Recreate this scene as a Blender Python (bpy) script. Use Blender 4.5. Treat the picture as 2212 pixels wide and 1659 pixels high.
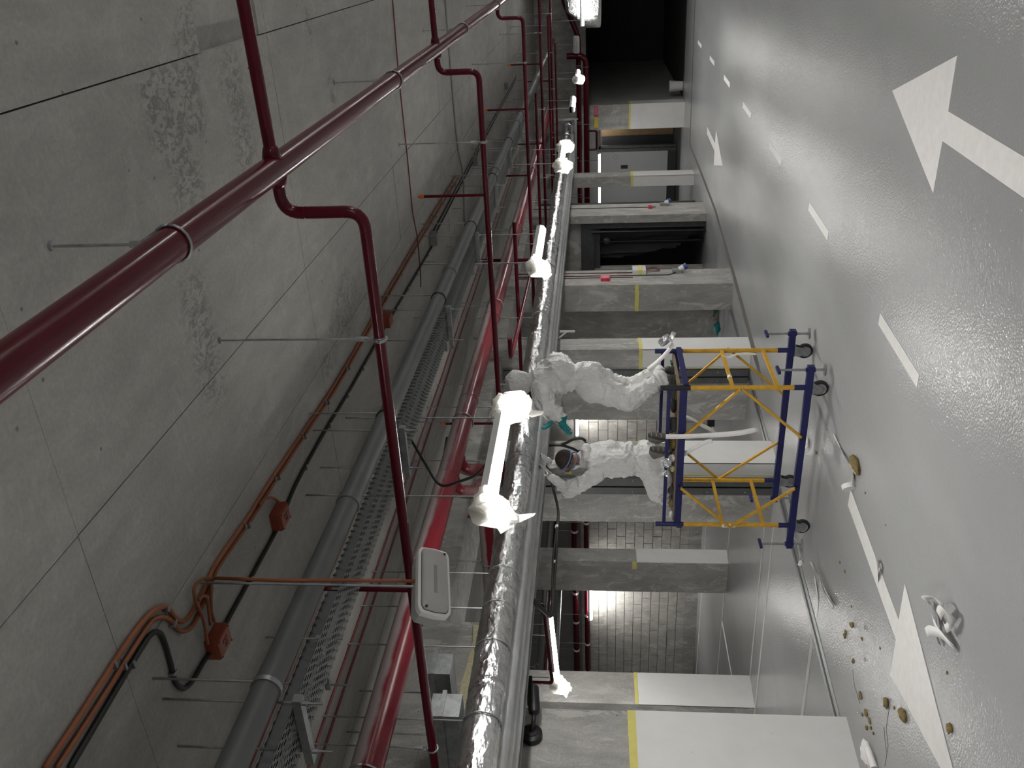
import bpy, bmesh, math, random
from mathutils import Vector, Matrix, noise
random.seed(7); noise.seed_set(7)
for _o in list(bpy.data.objects): bpy.data.objects.remove(_o)
S = bpy.context.scene
COL = S.collection

# ------------------------------------------------------------------ camera
# the photograph is a portrait shot stored on its side: world "up" points to the left of the frame
FPX, PCX, PCY, ZC = 1870.0, 1106.0, 829.5, 2.2
pitch = math.atan(178/FPX); roll = math.radians(.25); yaw = math.atan(973.5/math.hypot(FPX, 178))
_fh = Vector((-math.sin(yaw), math.cos(yaw), 0)); _r0 = Vector((math.cos(yaw), math.sin(yaw), 0)); _z = Vector((0, 0, 1))
FW = _fh*math.cos(pitch)+_z*math.sin(pitch); _u0 = _z*math.cos(pitch)-_fh*math.sin(pitch)
RC = _r0*math.cos(roll)-_u0*math.sin(roll); UC = _u0*math.cos(roll)+_r0*math.sin(roll)
CAM = Vector((0, 0, ZC))
cd = bpy.data.cameras.new('camera'); cam = bpy.data.objects.new('camera', cd); COL.objects.link(cam)
cd.sensor_fit = 'HORIZONTAL'; cd.sensor_width = 36; cd.lens = 36*FPX/2212
cd.clip_start = .05; cd.clip_end = 200
_m = Matrix((-UC, RC, -FW)).transposed().to_4x4(); _m.translation = CAM
cam.matrix_world = _m
S.camera = cam

# ------------------------------------------------------------------ world, exposure
w = bpy.data.worlds.new('world'); S.world = w; w.use_nodes = True
w.node_tree.nodes['Background'].inputs[0].default_value = (.5, .52, .55, 1)
w.node_tree.nodes['Background'].inputs[1].default_value = 0.0
S.view_settings.view_transform = 'Standard'; S.view_settings.look = 'None'
S.view_settings.exposure = 0.08; S.view_settings.gamma = 1; S.view_settings.use_curve_mapping = False
TUBE_L = 125.0     # radiance of the lit diffusers
LAMP_COL = (1.0, .985, .95)

# ------------------------------------------------------------------ geometry of the place
def H(Y):          # depth of the gently falling floor below the lens
    Y = min(Y, 30.0)
    return 1.76+.0565*Y-(.00078*Y*Y if Y > 0 else 0)
def fz(Y): return ZC-H(Y)
def ray(x, y): return FW+RC*((PCY-y)/FPX)+UC*((PCX-x)/FPX)
def onX(x, y, X): d = ray(x, y); return CAM+d*(X/d.x)
def onY(x, y, Y): d = ray(x, y); return CAM+d*(Y/d.y)
def onZ(x, y, z): d = ray(x, y); return CAM+d*((z-ZC)/d.z)
def fl(x, y):
    d = ray(x, y); lo, hi = .1, 200.
    for _ in range(50):
        m = (lo+hi)/2; q = CAM+d*m
        if q.z > fz(q.y): lo = m
        else: hi = m
    return CAM+d*lo
ZCEIL = ZC+1.78
XR, XL, YB, YF = 6.0, -17.45, -6.0, 29.6     # right wall, bay side wall, wall behind, far wall

# ------------------------------------------------------------------ materials
MATS = {}
class N:
    def __init__(s, name):
        s.m = bpy.data.materials.new(name); s.m.use_nodes = True; s.t = s.m.node_tree
        s.b = s.t.nodes['Principled BSDF']; s.out = s.t.nodes['Material Output']
        s.geo = s.t.nodes.new('ShaderNodeNewGeometry'); s.pos = s.geo.outputs['Position']
        MATS[name] = s.m
    def new(s, t, **k):
        n = s.t.nodes.new('ShaderNode'+t)
        for a, b in k.items(): setattr(n, a, b)
        return n
    def link(s, a, b): s.t.links.new(a, b)
    def put(s, sock, v):
        if isinstance(v, (int, float)): sock.default_value = v
        elif isinstance(v, (tuple, list)): sock.default_value = tuple(v) if len(v) == len(sock.default_value) else tuple(v)+(1,)
        else: s.link(v, sock)
    def mapped(s, scale=(1, 1, 1), vec=None, loc=(0, 0, 0), rot=(0, 0, 0)):
        n = s.new('Mapping'); s.link(vec or s.pos, n.inputs[0]); n.inputs['Scale'].default_value = scale
        n.inputs['Location'].default_value = loc; n.inputs['Rotation'].default_value = rot
        return n.outputs[0]
    def noise(s, scale, detail=4, rough=.55, vec=None, dist=0):
        n = s.new('TexNoise'); s.link(vec or s.pos, n.inputs['Vector'])
        n.inputs['Scale'].default_value = scale; n.inputs['Detail'].default_value = detail
        n.inputs['Roughness'].default_value = rough; n.inputs['Distortion'].default_value = dist
        return n.outputs['Fac']
    def voro(s, scale, vec=None, feature='F1', out='Distance'):
        n = s.new('TexVoronoi', feature=feature); s.link(vec or s.pos, n.inputs['Vector']); n.inputs['Scale'].default_value = scale
        return n.outputs[out]
    def ramp(s, v, a, b, c0=(0, 0, 0), c1=(1, 1, 1)):
        n = s.new('ValToRGB'); s.link(v, n.inputs[0]); e = n.color_ramp.elements
        e[0].position = a; e[1].position = b; e[0].color = tuple(c0)+(1,); e[1].color = tuple(c1)+(1,)
        return n.outputs[0]
    def mix(s, f, a, b, mode='MIX'):
        n = s.new('MixRGB', blend_type=mode); s.put(n.inputs[0], f); s.put(n.inputs[1], a); s.put(n.inputs[2], b)
        return n.outputs[0]
    def math(s, op, a, b=0.0, clamp=False):
        n = s.new('Math', operation=op, use_clamp=clamp); s.put(n.inputs[0], a); s.put(n.inputs[1], b); return n.outputs[0]
    def sep(s, v=None):
        n = s.new('SeparateXYZ'); s.link(v or s.pos, n.inputs[0]); return n.outputs
    def bump(s, h, strength=.3, dist=.01, normal=None):
        n = s.new('Bump'); n.inputs['Strength'].default_value = strength; n.inputs['Distance'].default_value = dist
        s.link(h, n.inputs['Height'])
        if normal: s.link(normal, n.inputs['Normal'])
        return n.outputs[0]
    def set(s, col=None, rough=None, metal=None, normal=None, **k):
        for nm, v in (('Base Color', col), ('Roughness', rough), ('Metallic', metal), ('Normal', normal)):
            if v is not None: s.put(s.b.inputs[nm], v)
        for nm, v in k.items(): s.put(s.b.inputs[nm.replace('_', ' ')], v)
        return s.m

def concrete(name, dark, light, smear=.4, stains=True, board=(1, 1, 1)):
    n = N(name)
    big = n.noise(.9, 5, .6); mid = n.noise(4.5, 6, .65, n.mapped(board)); fine = n.noise(60, 3, .6)
    c = n.mix(n.ramp(mid, .3, .72), dark, light)
    c = n.mix(n.math('MULTIPLY', n.ramp(big, .35, .7), .45), c, tuple(v*.78 for v in dark))
    c = n.mix(.22, c, n.ramp(fine, .2, .8, tuple(v*.6 for v in dark), tuple(min(1, v*1.25) for v in light)))
    if stains:   # plaster smears and dark pits
        sm = n.noise(2.6, 5, .78, n.mapped((1, 1, .5)), 2.2)
        c = n.mix(n.math('MULTIPLY', n.ramp(sm, .54, .62), smear), c, tuple(min(1, v*1.35) for v in light))
        pv = n.voro(9); pn = n.noise(6, 2)
        pit = n.math('MULTIPLY', n.ramp(pv, .05, .09, (1, 1, 1), (0, 0, 0)), n.ramp(pn, .55, .6))
        c = n.mix(n.math('MULTIPLY', pit, .7), c, tuple(v*.25 for v in dark))
    h = n.mix(.5, mid, fine)
    n.set(c, .82, normal=n.bump(h, .25, .01))
    return n
concrete('concrete', (.20, .195, .183), (.47, .458, .435), board=(1, 1, .35))
concrete('concrete_block', (.27, .258, .235), (.47, .452, .42), stains=True)
concrete('mortar', (.18, .175, .165), (.27, .262, .25), stains=False)
# ceiling: formwork concrete with dark blotches of bleed water
n = concrete('concrete_ceiling', (.26, .252, .235), (.38, .368, .342), smear=.14, board=(1.6, .45, 1))
def box_mask(n, x0, x1, y0, y1, soft=.12):
    X, Y, Z = n.sep(n.pos)
    def edge(v, a, b):
        lo = n.new('MapRange', interpolation_type='SMOOTHSTEP'); n.link(v, lo.inputs[0])
        lo.inputs[1].default_value = a-soft/2; lo.inputs[2].default_value = a+soft/2
        hi = n.new('MapRange', interpolation_type='SMOOTHSTEP'); n.link(v, hi.inputs[0])
        hi.inputs[1].default_value = b-soft/2; hi.inputs[2].default_value = b+soft/2
        hi.inputs[3].default_value = 1; hi.inputs[4].default_value = 0
        return n.math('MULTIPLY', lo.outputs[0], hi.outputs[0])
    return n.math('MULTIPLY', edge(X, x0, x1), edge(Y, y0, y1))
old = n.b.inputs['Base Color'].links[0].from_socket
mott = n.ramp(n.noise(26, 5, .7, n.mapped((1, .55, 1)), 1.2), .47, .56)
blot = n.math('MAXIMUM', box_mask(n, -.74, -.40, 3.42, 3.98), n.math('MAXIMUM', box_mask(n, -1.0, -.62, 3.5, 3.82, .2), n.math('MAXIMUM', box_mask(n, -1.05, -.42, 4.25, 4.5, .25), box_mask(n, -1.9, -1.25, 3.35, 3.6, .2))))
blot = n.math('MAXIMUM', blot, n.math('MULTIPLY', n.ramp(n.noise(1.1, 3), .66, .72), .8))
n.set(n.mix(n.math('MULTIPLY', n.math('MULTIPLY', blot, mott), .62), old, (.10, .095, .085)))
# floor: grey epoxy with orange-peel relief and roller lay
n = N('epoxy_floor')
st = n.noise(2.2, 2, .5, n.mapped((1.0, .3, 1), rot=(0, 0, .45)))
c = n.mix(st, (.30, .303, .307), (.375, .378, .38))
n.set(c, .2, normal=n.bump(n.noise(65, 1, .5), .5, .007), Specular_IOR_Level=.26)
def plain(name, col, rough=.5, metal=0.0, var=.12, scale=8, bump=0, bscale=40, **k):
    n = N(name); f = n.noise(scale, 5, .6)
    c = n.mix(n.ramp(f, .3, .75), tuple(v*(1-var) for v in col), tuple(min(1, v*(1+var)) for v in col))
    kw = {}
    if bump: kw['normal'] = n.bump(n.noise(bscale, 3), bump, .01)
    n.set(c, rough, metal, **kw, **k); return n
plain('line_paint', (.72, .705, .69), .5, var=.06, scale=14, bump=.08, bscale=120)
n = plain('white_paint', (.66, .655, .64), .6, var=.05, scale=3, bump=.05)
old = n.b.inputs['Base Color'].links[0].from_socket
sp = n.math('MULTIPLY', n.ramp(n.voro(14), .05, .08, (1, 1, 1), (0, 0, 0)), n.ramp(n.noise(9, 2), .54, .58))
n.set(n.mix(n.math('MULTIPLY', sp, .7), old, (.16, .15, .14)))
plain('yellow_tape', (.62, .56, .16), .6, var=.1)
n = plain('red_gloss', (.072, .002, .0085), .25, var=.10, scale=5, Coat_Weight=.12, Coat_Roughness=.06, Specular_IOR_Level=.22)
n = plain('red_dusty', (.115, .0035, .010), .34, var=.12, scale=6, Specular_IOR_Level=.3)
old = n.b.inputs['Base Color'].links[0].from_socket     # grey plaster dust lying on the upper half
nz = n.sep(n.geo.outputs['Normal'])[2]
dust = n.math('MULTIPLY', n.ramp(n.math('ADD', nz, n.math('MULTIPLY', n.noise(5, 5), .6)),   .22, .5), .8)
n.set(n.mix(dust, old, (.25, .23, .225)), n.ramp(dust, 0, 1, (.28,)*3, (.8,)*3))
plain('galvanised', (.33, .345, .35), .45, .85, var=.25, scale=18)
plain('steel_dark', (.10, .105, .105), .5, .5, var=.2)
plain('black_metal', (.012, .013, .014), .42, .2, var=.2)
plain('grey_plastic', (.085, .09, .09), .5, var=.1, scale=5)
plain('grey_conduit', (.22, .225, .22), .5, var=.1)
plain('black_rubber', (.012, .012, .012), .55, var=.2)
plain('orange_cable', (.24, .075, .026), .5, var=.12)
plain('orange_box', (.27, .05, .022), .45, var=.08)
plain('dark_red_cable', (.12, .018, .016), .5, var=.1)
plain('orange_cap', (.70, .17, .02), .4)
plain('white_plastic', (.62, .62, .61), .4, var=.04)
plain('dim_plastic', (.36, .35, .345), .45, var=.04)
plain('blue_paint', (.008, .010, .085), .4, var=.25, scale=20, bump=.05)
n = plain('yellow_paint', (.56, .31, .022), .42, var=.18, scale=16, bump=.05)
plain('plywood', (.20, .15, .10), .7, var=.3, scale=9)
plain('oak', (.30, .20, .10), .5, var=.2, scale=4)
plain('white_panel', (.48, .485, .48), .5, var=.03)
plain('dark_panel', (.035, .038, .038), .55, var=.1)
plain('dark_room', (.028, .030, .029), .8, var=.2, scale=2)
plain('grey_wall', (.30, .305, .30), .75, var=.08, scale=2)
plain('pale_wall', (.42, .425, .415), .7, var=.05, scale=2)
plain('paper_white', (.80, .78, .77), .6, var=.04, scale=20)
plain('mineral_wool', (.21, .155, .06), .95, var=.45, scale=60, bump=.6, bscale=120)
plain('pale_wool', (.50, .46, .30), .95, var=.3, scale=40, bump=.6, bscale=90)
plain('teal', (.006, .19, .20), .55)
plain('green', (.01, .10, .055), .4)
plain('skin', (.22, .10, .065), .5, var=.1)
plain('hair', (.035, .022, .017), .8, var=.4, scale=80)
plain('shoe_sole', (.055, .052, .048), .7, var=.3, scale=30)
plain('shoe_grey', (.17, .16, .145), .7, var=.2, scale=30)
plain('shoe_red', (.42, .07, .04), .6)
plain('strap_blue', (.11, .20, .36), .5)
plain('red_sign', (.55, .03, .06), .45)
plain('pink_sign', (.60, .10, .20), .45)
plain('yellow_sign', (.60, .45, .05), .45)
plain('socket_blue', (.03, .05, .22), .4)
plain('joint_filler', (.055, .05, .048), .7)
plain('brown_strip', (.135, .12, .11), .8, var=.35, scale=70, bump=.3, bscale=150)
plain('debris', (.13, .105, .07), .9, var=.6, scale=30, bump=.5)
n = plain('suit', (.72, .715, .705), .62, var=.05, scale=6)
h1 = n.noise(13, 3, .5, n.mapped((1, 1, .5)), 2.5)
n.set(normal=n.bump(n.math('ABSOLUTE', n.math('SUBTRACT', h1, .5)), .75, .05))
# foil: crinkled aluminium skin
def foil(name, base, rough, crinkle, metal=1.0):
    n = N(name)
    v = n.noise(14, 5, .6, n.mapped((1, .5, 1)), 2.0); v2 = n.voro(34, n.mapped((1, .6, 1), vec=None)); v3 = n.noise(3, 3, .5)
    h = n.mix(.35, v, v2)
    nb = n.bump(v3, .5, .04); nb = n.bump(h, crinkle, .012, nb)
    n.set(n.mix(n.ramp(n.noise(5, 3), .35, .7), tuple(x*.82 for x in base), base), n.ramp(v3, .3, .7, (rough*.8,)*3, (rough*1.3,)*3), metal, normal=nb)
foil('foil', (.78, .79, .795), .21, .9, 1.0)
foil('foil_dull', (.60, .61, .615), .42, .35, .75)
# perforated cable tray: slots cut through the sheet
n = N('perforated_steel')
X, Y, Z = n.sep(n.pos)
def fr(v, k, off=0): return n.math('FRACT', n.math('ADD', n.math('MULTIPLY', v, k), off))
def slot(v, k, wd, off=0): return n.math('LESS_THAN', n.math('ABSOLUTE', n.math('SUBTRACT', fr(v, k, off), .5)), wd)
a = n.math('MULTIPLY', slot(X, 28, .16), slot(Y, 20, .33)); b = n.math('MULTIPLY', slot(X, 28, .16, .5), slot(Y, 20, .33, .5))
hole = n.math('MAXIMUM', a, b)
n.set((.15, .16, .16), .5, .5)
tr = n.new('BsdfTransparent'); mx = n.new('MixShader'); n.link(hole, mx.inputs[0]); n.link(n.b.outputs[0], mx.inputs[1]); n.link(tr.outputs[0], mx.inputs[2])
n.link(mx.outputs[0], n.out.inputs[0])
# thin films
def film(name, col, trans, clear, rough=.4, bump=0):
    n = N(name)
    d = n.b; n.set(col, rough)
    if bump: n.set(normal=n.bump(n.noise(9, 4, .6, n.mapped((1, 1, .25)), 1.5), bump, .03))
    t = n.new('BsdfTranslucent'); t.inputs[0].default_value = tuple(col)+(1,)
    c = n.new('BsdfTransparent')
    m1 = n.new('MixShader'); m1.inputs[0].default_value = trans; n.link(d.outputs[0], m1.inputs[1]); n.link(t.outputs[0], m1.inputs[2])
    m2 = n.new('MixShader'); m2.inputs[0].default_value = clear; n.link(m1.outputs[0], m2.inputs[1]); n.link(c.outputs[0], m2.inputs[2])
    n.link(m2.outputs[0], n.out.inputs[0])
film('film_white', (.85, .84, .80), .5, .12)
film('film_clear', (.30, .32, .32), .2, .74, .2, .8)
def emit(name, col, strength):
    n = N(name); n.set((.8, .8, .8), .4); n.b.inputs['Emission Color'].default_value = tuple(col)+(1,); n.b.inputs['Emission Strength'].default_value = strength
for _k in (1.0, .6, .45, .35, .2): emit('tube_light' if _k == 1 else 'tube_light_%d' % int(_k*100), LAMP_COL, TUBE_L*_k)

# ------------------------------------------------------------------ mesh building
class MB:
    def __init__(s): s.v = []; s.f = []
    def add(s, vs, fs):
        o = len(s.v); s.v += [tuple(v) for v in vs]; s.f += [tuple(i+o for i in f) for f in fs]; return s
    def box(s, a, b):
        (x0, y0, z0), (x1, y1, z1) = [tuple(min(p, q) for p, q in zip(a, b)), tuple(max(p, q) for p, q in zip(a, b))]
        return s.add([(x0,y0,z0),(x1,y0,z0),(x1,y1,z0),(x0,y1,z0),(x0,y0,z1),(x1,y0,z1),(x1,y1,z1),(x0,y1,z1)],
                     [(0,3,2,1),(4,5,6,7),(0,1,5,4),(1,2,6,5),(2,3,7,6),(3,0,4,7)])
    def cbox(s, c, d, M=None):
        vs = [Vector((i*d[0]/2, j*d[1]/2, k*d[2]/2)) for k in (-1, 1) for i, j in ((-1,-1),(1,-1),(1,1),(-1,1))]
        if M is not None: vs = [M @ v for v in vs]
        return s.add([Vector(c)+v for v in vs], [(0,3,2,1),(4,5,6,7),(0,1,5,4),(1,2,6,5),(2,3,7,6),(3,0,4,7)])
    def bar(s, p, q, a, b=None, up=(0, 0, 1)):      # rectangular bar from p to q
        p, q = Vector(p), Vector(q); b = b or a; d = (q-p); L = d.length; d.normalize()
        u = Vector(up)
        if abs(d.dot(u)) > .98: u = Vector((0, 1, 0))
        x = d.cross(u).normalized(); y = x.cross(d)
        return s.cbox((p+q)/2, (a, b, L), Matrix((x, y, d)).transposed())
    def tube(s, pts, r, n=10, cap=True, close=False):
        pts = [Vector(p) for p in pts]; k = len(pts)
        rs = r if isinstance(r, (list, tuple)) else [r]*k
        tg = []
        for i in range(k):
            a = pts[i]-pts[i-1] if i else pts[1]-pts[0]; b = pts[i+1]-pts[i] if i < k-1 else a
            if i == 0: a = b
            t = a.normalized()+b.normalized(); tg.append(t.normalized() if t.length > 1e-6 else b.normalized())
        u = Vector((0, 0, 1)) if abs(tg[0].z) < .9 else Vector((0, 1, 0))
        x = tg[0].cross(u).normalized(); o = len(s.v)
        for i in range(k):
            if i:
                x = (x-tg[i]*x.dot(tg[i])).normalized()
            y = tg[i].cross(x)
            for j in range(n):
                a = 2*math.pi*j/n; p = pts[i]+(x*math.cos(a)+y*math.sin(a))*rs[i]; s.v.append(tuple(p))
        for i in range(k-1):
            for j in range(n):
                s.f.append((o+i*n+j, o+i*n+(j+1) % n, o+(i+1)*n+(j+1) % n, o+(i+1)*n+j))
        if cap:
            s.f.append(tuple(o+j for j in reversed(range(n)))); s.f.append(tuple(o+(k-1)*n+j for j in range(n)))
        return s
    def cyl(s, p, q, r, r2=None, n=12): return s.tube([p, q], [r, r if r2 is None else r2], n)
    def ring(s, c, axis, R, r, n=16, m=6, arc=2*math.pi, start=0):
        ax = Vector(axis).normalized(); u = Vector((0, 0, 1)) if abs(ax.z) < .9 else Vector((1, 0, 0))
        x = ax.cross(u).normalized(); y = ax.cross(x); c = Vector(c)
        k = n if arc > 6.28 else n+1
        pts = [c+(x*math.cos(start+arc*i/n)+y*math.sin(start+arc*i/n))*R for i in range(n+1)]
        return s.tube(pts, r, m)
    def sphere(s, c, r, n=12, m=8):
        c = Vector(c); rr = r if isinstance(r, (tuple, list)) else (r, r, r); o = len(s.v)
        s.v.append((c.x, c.y, c.z-rr[2]))
        for i in range(1, m):
            t = math.pi*i/m
            for j in range(n):
                a = 2*math.pi*j/n
                s.v.append((c.x+rr[0]*math.sin(t)*math.cos(a), c.y+rr[1]*math.sin(t)*math.sin(a), c.z-rr[2]*math.cos(t)))
        s.v.append((c.x, c.y, c.z+rr[2])); e = len(s.v)-1
        for j in range(n):
            s.f.append((o, o+1+(j+1) % n, o+1+j)); s.f.append((e, e-n+j, e-n+(j+1) % n))
        for i in range(m-2):
            for j in range(n):
                a = o+1+i*n+j; b = o+1+i*n+(j+1) % n; s.f.append((a, b, b+n, a+n))
        return s
    def lathe(s, c, axis, prof, n=20):     # prof: (radius, along)
        ax = Vector(axis).normalized(); u = Vector((0, 0, 1)) if abs(ax.z) < .9 else Vector((1, 0, 0))
        x = ax.cross(u).normalized(); y = ax.cross(x); c = Vector(c); o = len(s.v); k = len(prof)
        for r, h in prof:
            for j in range(n):
                a = 2*math.pi*j/n; s.v.append(tuple(c+ax*h+(x*math.cos(a)+y*math.sin(a))*r))
        for i in range(k-1):
            for j in range(n): s.f.append((o+i*n+j, o+i*n+(j+1) % n, o+(i+1)*n+(j+1) % n, o+(i+1)*n+j))
        s.f.append(tuple(o+j for j in reversed(range(n)))); s.f.append(tuple(o+(k-1)*n+j for j in range(n)))
        return s
    def prism(s, poly, z0, z1):            # poly in x,y
        k = len(poly); o = len(s.v)
        s.v += [(x, y, z0) for x, y in poly]+[(x, y, z1) for x, y in poly]
        s.f += [tuple(o+i for i in reversed(range(k))), tuple(o+k+i for i in range(k))]
        s.f += [(o+i, o+(i+1) % k, o+k+(i+1) % k, o+k+i) for i in range(k)]
        return s
    def build(s, name, mat, parent=None, smooth=False, loc=None):
        me = bpy.data.meshes.new(name); me.from_pydata(s.v, [], s.f); me.update()
        bm = bmesh.new(); bm.from_mesh(me); bmesh.ops.recalc_face_normals(bm, faces=bm.faces); bm.to_mesh(me); bm.free()
        return link(name, me, mat, parent, smooth)
def link(name, me, mat, parent=None, smooth=False):
    if mat:
        me.materials.clear(); me.materials.append(MATS[mat])
    if smooth:
        me.shade_smooth() if hasattr(me, 'shade_smooth') else None
        if smooth == 'auto':
            bm = bmesh.new(); bm.from_mesh(me)
            for e in bm.edges:
                if len(e.link_faces) == 2 and e.calc_face_angle(0) > .7: e.smooth = False
            bm.to_mesh(me); bm.free()
    o = bpy.data.objects.new(name, me); COL.objects.link(o)
    if parent is not None: setpar(o, parent)
    return o
def setpar(o, parent):
    o.parent = parent
    p = parent; m = Matrix.Identity(4)
    while p is not None:
        m = Matrix.Translation(p.location) @ m if p.parent is None else p.matrix_parent_inverse @ m
        p = p.parent
    o.matrix_parent_inverse = m.inverted() if parent.parent is None else Matrix.Identity(4)
def tag(o, label, cat, group=None):
    o['label'] = label; o['category'] = cat
    if group: o['group'] = group
    return o
def thing(name, label, cat, loc=(0, 0, 0), group=None):
    o = bpy.data.objects.new(name, None); COL.objects.link(o); o.location = loc; o.empty_display_size = .1
    return tag(o, label, cat, group)
def struct(o): o['kind'] = 'structure'; return o
def arc(c, a, b, r, n=6):      # fillet between directions a and b at corner c
    c, a, b = Vector(c), Vector(a).normalized(), Vector(b).normalized()
    p = c+a*r; q = c+b*r
    return [(p*(1-t)**2+c*2*t*(1-t)+q*t*t) for t in [i/n for i in range(n+1)]]
def path(pts, r, n=6):         # polyline with rounded corners
    pts = [Vector(p) for p in pts]; out = [pts[0]]
    for i in range(1, len(pts)-1): out += arc(pts[i], pts[i-1]-pts[i], pts[i+1]-pts[i], r, n)
    return out+[pts[-1]]
def wob(p, k, s): return Vector(p)+Vector(noise.noise_vector(Vector(p)*k))*s

# ================================================================== THE SETTING
def slab(name, x0, x1, y0, y1, off=0.0, mat='epoxy_floor', step=.5, thick=.3, parent=None):   # follows the falling floor
    m = MB(); k = max(1, int((y1-y0)/step)); ys = [y0+(y1-y0)*i/k for i in range(k+1)]
    vs = []
    for y in ys: vs += [(x0, y, fz(y)+off), (x1, y, fz(y)+off), (x0, y, fz(y)+off-thick), (x1, y, fz(y)+off-thick)]
    fs = []
    for i in range(k):
        a = 4*i; b = a+4
        fs += [(a, a+1, b+1, b), (a+2, b+2, b+3, a+3), (a, b, b+2, a+2), (a+1, a+3, b+3, b+1)]
    fs += [(0, 2, 3, 1), (4*k, 4*k+1, 4*k+3, 4*k+2)]
    m.add(vs, fs); return m.build(name, mat, parent, True if thick < 0 else False)
floor = struct(slab('floor', XL-.3, XR+.2, YB-.2, 28.0, step=.35))
for p in floor.data.polygons: p.use_smooth = p.normal.z > .8
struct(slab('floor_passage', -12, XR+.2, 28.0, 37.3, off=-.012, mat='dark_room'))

# ceiling: backing slab and the formwork panels with open joints
ceil = struct(MB().box((XL-.3, YB-.2, ZCEIL+.045), (XR+.2, 37.5, ZCEIL+.35)).build('ceiling', 'concrete_ceiling'))
xs = [-10.45, -9.1, -7.75, -6.4, -5.1, -3.78, -2.43, -1.765, -.40, .95, 2.3, 3.65, XR]
ys = [YB, -3.05, -.38, 2.28, 4.96, 7.62, 10.3, 12.96, 15.6, 18.3, 21.0, 23.6, 26.3, 29.4]
recess = (4.06, 4.85)
for i in range(len(xs)-1):
    for j in range(len(ys)-1):
        x0, x1, y0, y1 = xs[i]+.003, xs[i+1]-.003, ys[j]+.0025, ys[j+1]-.0025
        drop = random.uniform(0, .004)
        segs = [(y0, y1)]
        if xs[i] == -.40 and ys[j] == 2.28: segs = [(y0, recess[0]), (recess[1], y1)]
        for a, b in segs:
            MB().box((x0, a, ZCEIL-drop), (x1, b, ZCEIL+.06)).build('panel', 'concrete_ceiling', ceil)
# bay part of the ceiling, seen only in slivers
MB().box((XL, YB, ZCEIL), (-10.46, 17, ZCEIL+.06)).build('panel', 'concrete_ceiling', ceil)

# outer walls
struct(MB().box((XR, YB, -1), (XR+.2, 37.4, ZCEIL+.1)).build('wall_right', 'concrete'))
struct(MB().box((XL-.3, YB-.2, -1), (XR+.2, YB, ZCEIL+.1)).build('wall_back', 'concrete'))
wl = struct(MB().box((XL-.2, YB, -1), (XL, 17.2, ZCEIL+.1)).build('wall_left', 'pale_wall'))
for k in range(3):
    z = 1.0+k*.62
    MB().box((XL, YB, z), (XL+.006, 16.6, z+.006)).build('seam', 'grey_wall', wl)
struct(MB().box((XL, YB, -1), (XL+.02, 16.6, .22)).build('baseboard_left', 'dark_panel'))

# block wall at the end of the parking bay
YBL = 16.62
wb = struct(MB().box((XL, YBL+.02, -1), (-6.95, YBL+.25, ZCEIL+.1)).build('wall_bay', 'mortar'))
MB().box((XL, YBL-.02, -1), (-6.95, YBL+.05, .0)).build('kerb', 'concrete', wb)
BL, BH, JT = .415, .212, .012
blk = None
for row in range(12):
    z0 = .005+row*BH; x = XL+.01-(BL/2 if row % 2 else 0)
    while x < -6.97:
        x0, x1 = max(x, XL+.01), min(x+BL-JT, -6.97)
        if x1-x0 > .06:
            full = abs(x1-x0-(BL-JT)) < 1e-6
            if full and blk:
                o = bpy.data.objects.new('block', blk); COL.objects.link(o); o.parent = wb
            else:
                m = MB().box((-(x1-x0)/2, 0, 0), ((x1-x0)/2, .05, BH-JT)); o = m.build('block', 'concrete_block'); o.parent = wb
                if full: blk = o.data
            o.location = ((x0+x1)/2+random.uniform(-.002, .002), YBL-.004+random.uniform(-.004, .003), z0)
            o.rotation_euler = (random.uniform(-.01, .01), random.uniform(-.004, .004), random.uniform(-.006, .006))
        x += BL
# far wall: sliding gate sheet, doorway with wooden leaves, dark passage on the right
YW = 29.6
wf = struct(MB().box((XL, YW, -1.2), (-6.75, YW+.2, ZCEIL+.1)).box((-6.75, YW, 2.02), (-5.3, YW+.2, ZCEIL+.1)).build('wall_far', 'pale_wall'))
struct(MB().box((-6.45, YW-.005, 2.55), (XR, YW+.1, ZCEIL+.1)).build('trim_1', 'concrete'))
struct(MB().box((-4.95, 27.6, -1.2), (-4.62, 36.9, ZCEIL+.1)).build('wall_passage', 'grey_wall'))
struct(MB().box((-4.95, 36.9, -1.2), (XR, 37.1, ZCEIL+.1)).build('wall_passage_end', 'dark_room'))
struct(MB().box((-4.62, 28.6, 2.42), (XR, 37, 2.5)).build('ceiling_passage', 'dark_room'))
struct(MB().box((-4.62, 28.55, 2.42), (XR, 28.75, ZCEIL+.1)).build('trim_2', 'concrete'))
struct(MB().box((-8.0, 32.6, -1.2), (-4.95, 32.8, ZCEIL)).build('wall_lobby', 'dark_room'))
g = thing('sliding_gate', 'wide pale grey sliding fire gate with black plinth on the far wall', 'gate', (-8.3, YW-.04, fz(YW)))
MB().box((-11.0, YW-.09, fz(YW)+.28), (-6.46, YW-.02, 2.06)).build('leaf', 'white_panel', g)
MB().box((-11.0, YW-.092, fz(YW)+.01), (-6.46, YW-.02, fz(YW)+.28)).build('plinth', 'dark_panel', g)
MB().box((-6.55, YW-.11, fz(YW)), (-6.446, YW-.02, 2.1)).build('edge_post', 'steel_dark', g)
MB().box((-7.12, YW-.1, 1.05), (-7.0, YW-.088, 1.28)).build('pull_handle', 'black_metal', g)
MB().ring((-6.72, YW-.1, 1.45), (0, 1, 0), .07, .008).build('finger_pull', 'galvanised', g)
d = thing('double_door', 'oak door leaf between dark panels inside the far doorway', 'door', (-6.0, 30.9, fz(30)))
for a, b, mt in ((-6.78, -6.34, 'dark_panel'), (-6.3, -5.86, 'oak'), (-5.82, -5.4, 'dark_panel')):
    MB().box((a, 30.95, fz(30)), (b, 31.0, 1.9)).build('leaf', mt, d)
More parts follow.
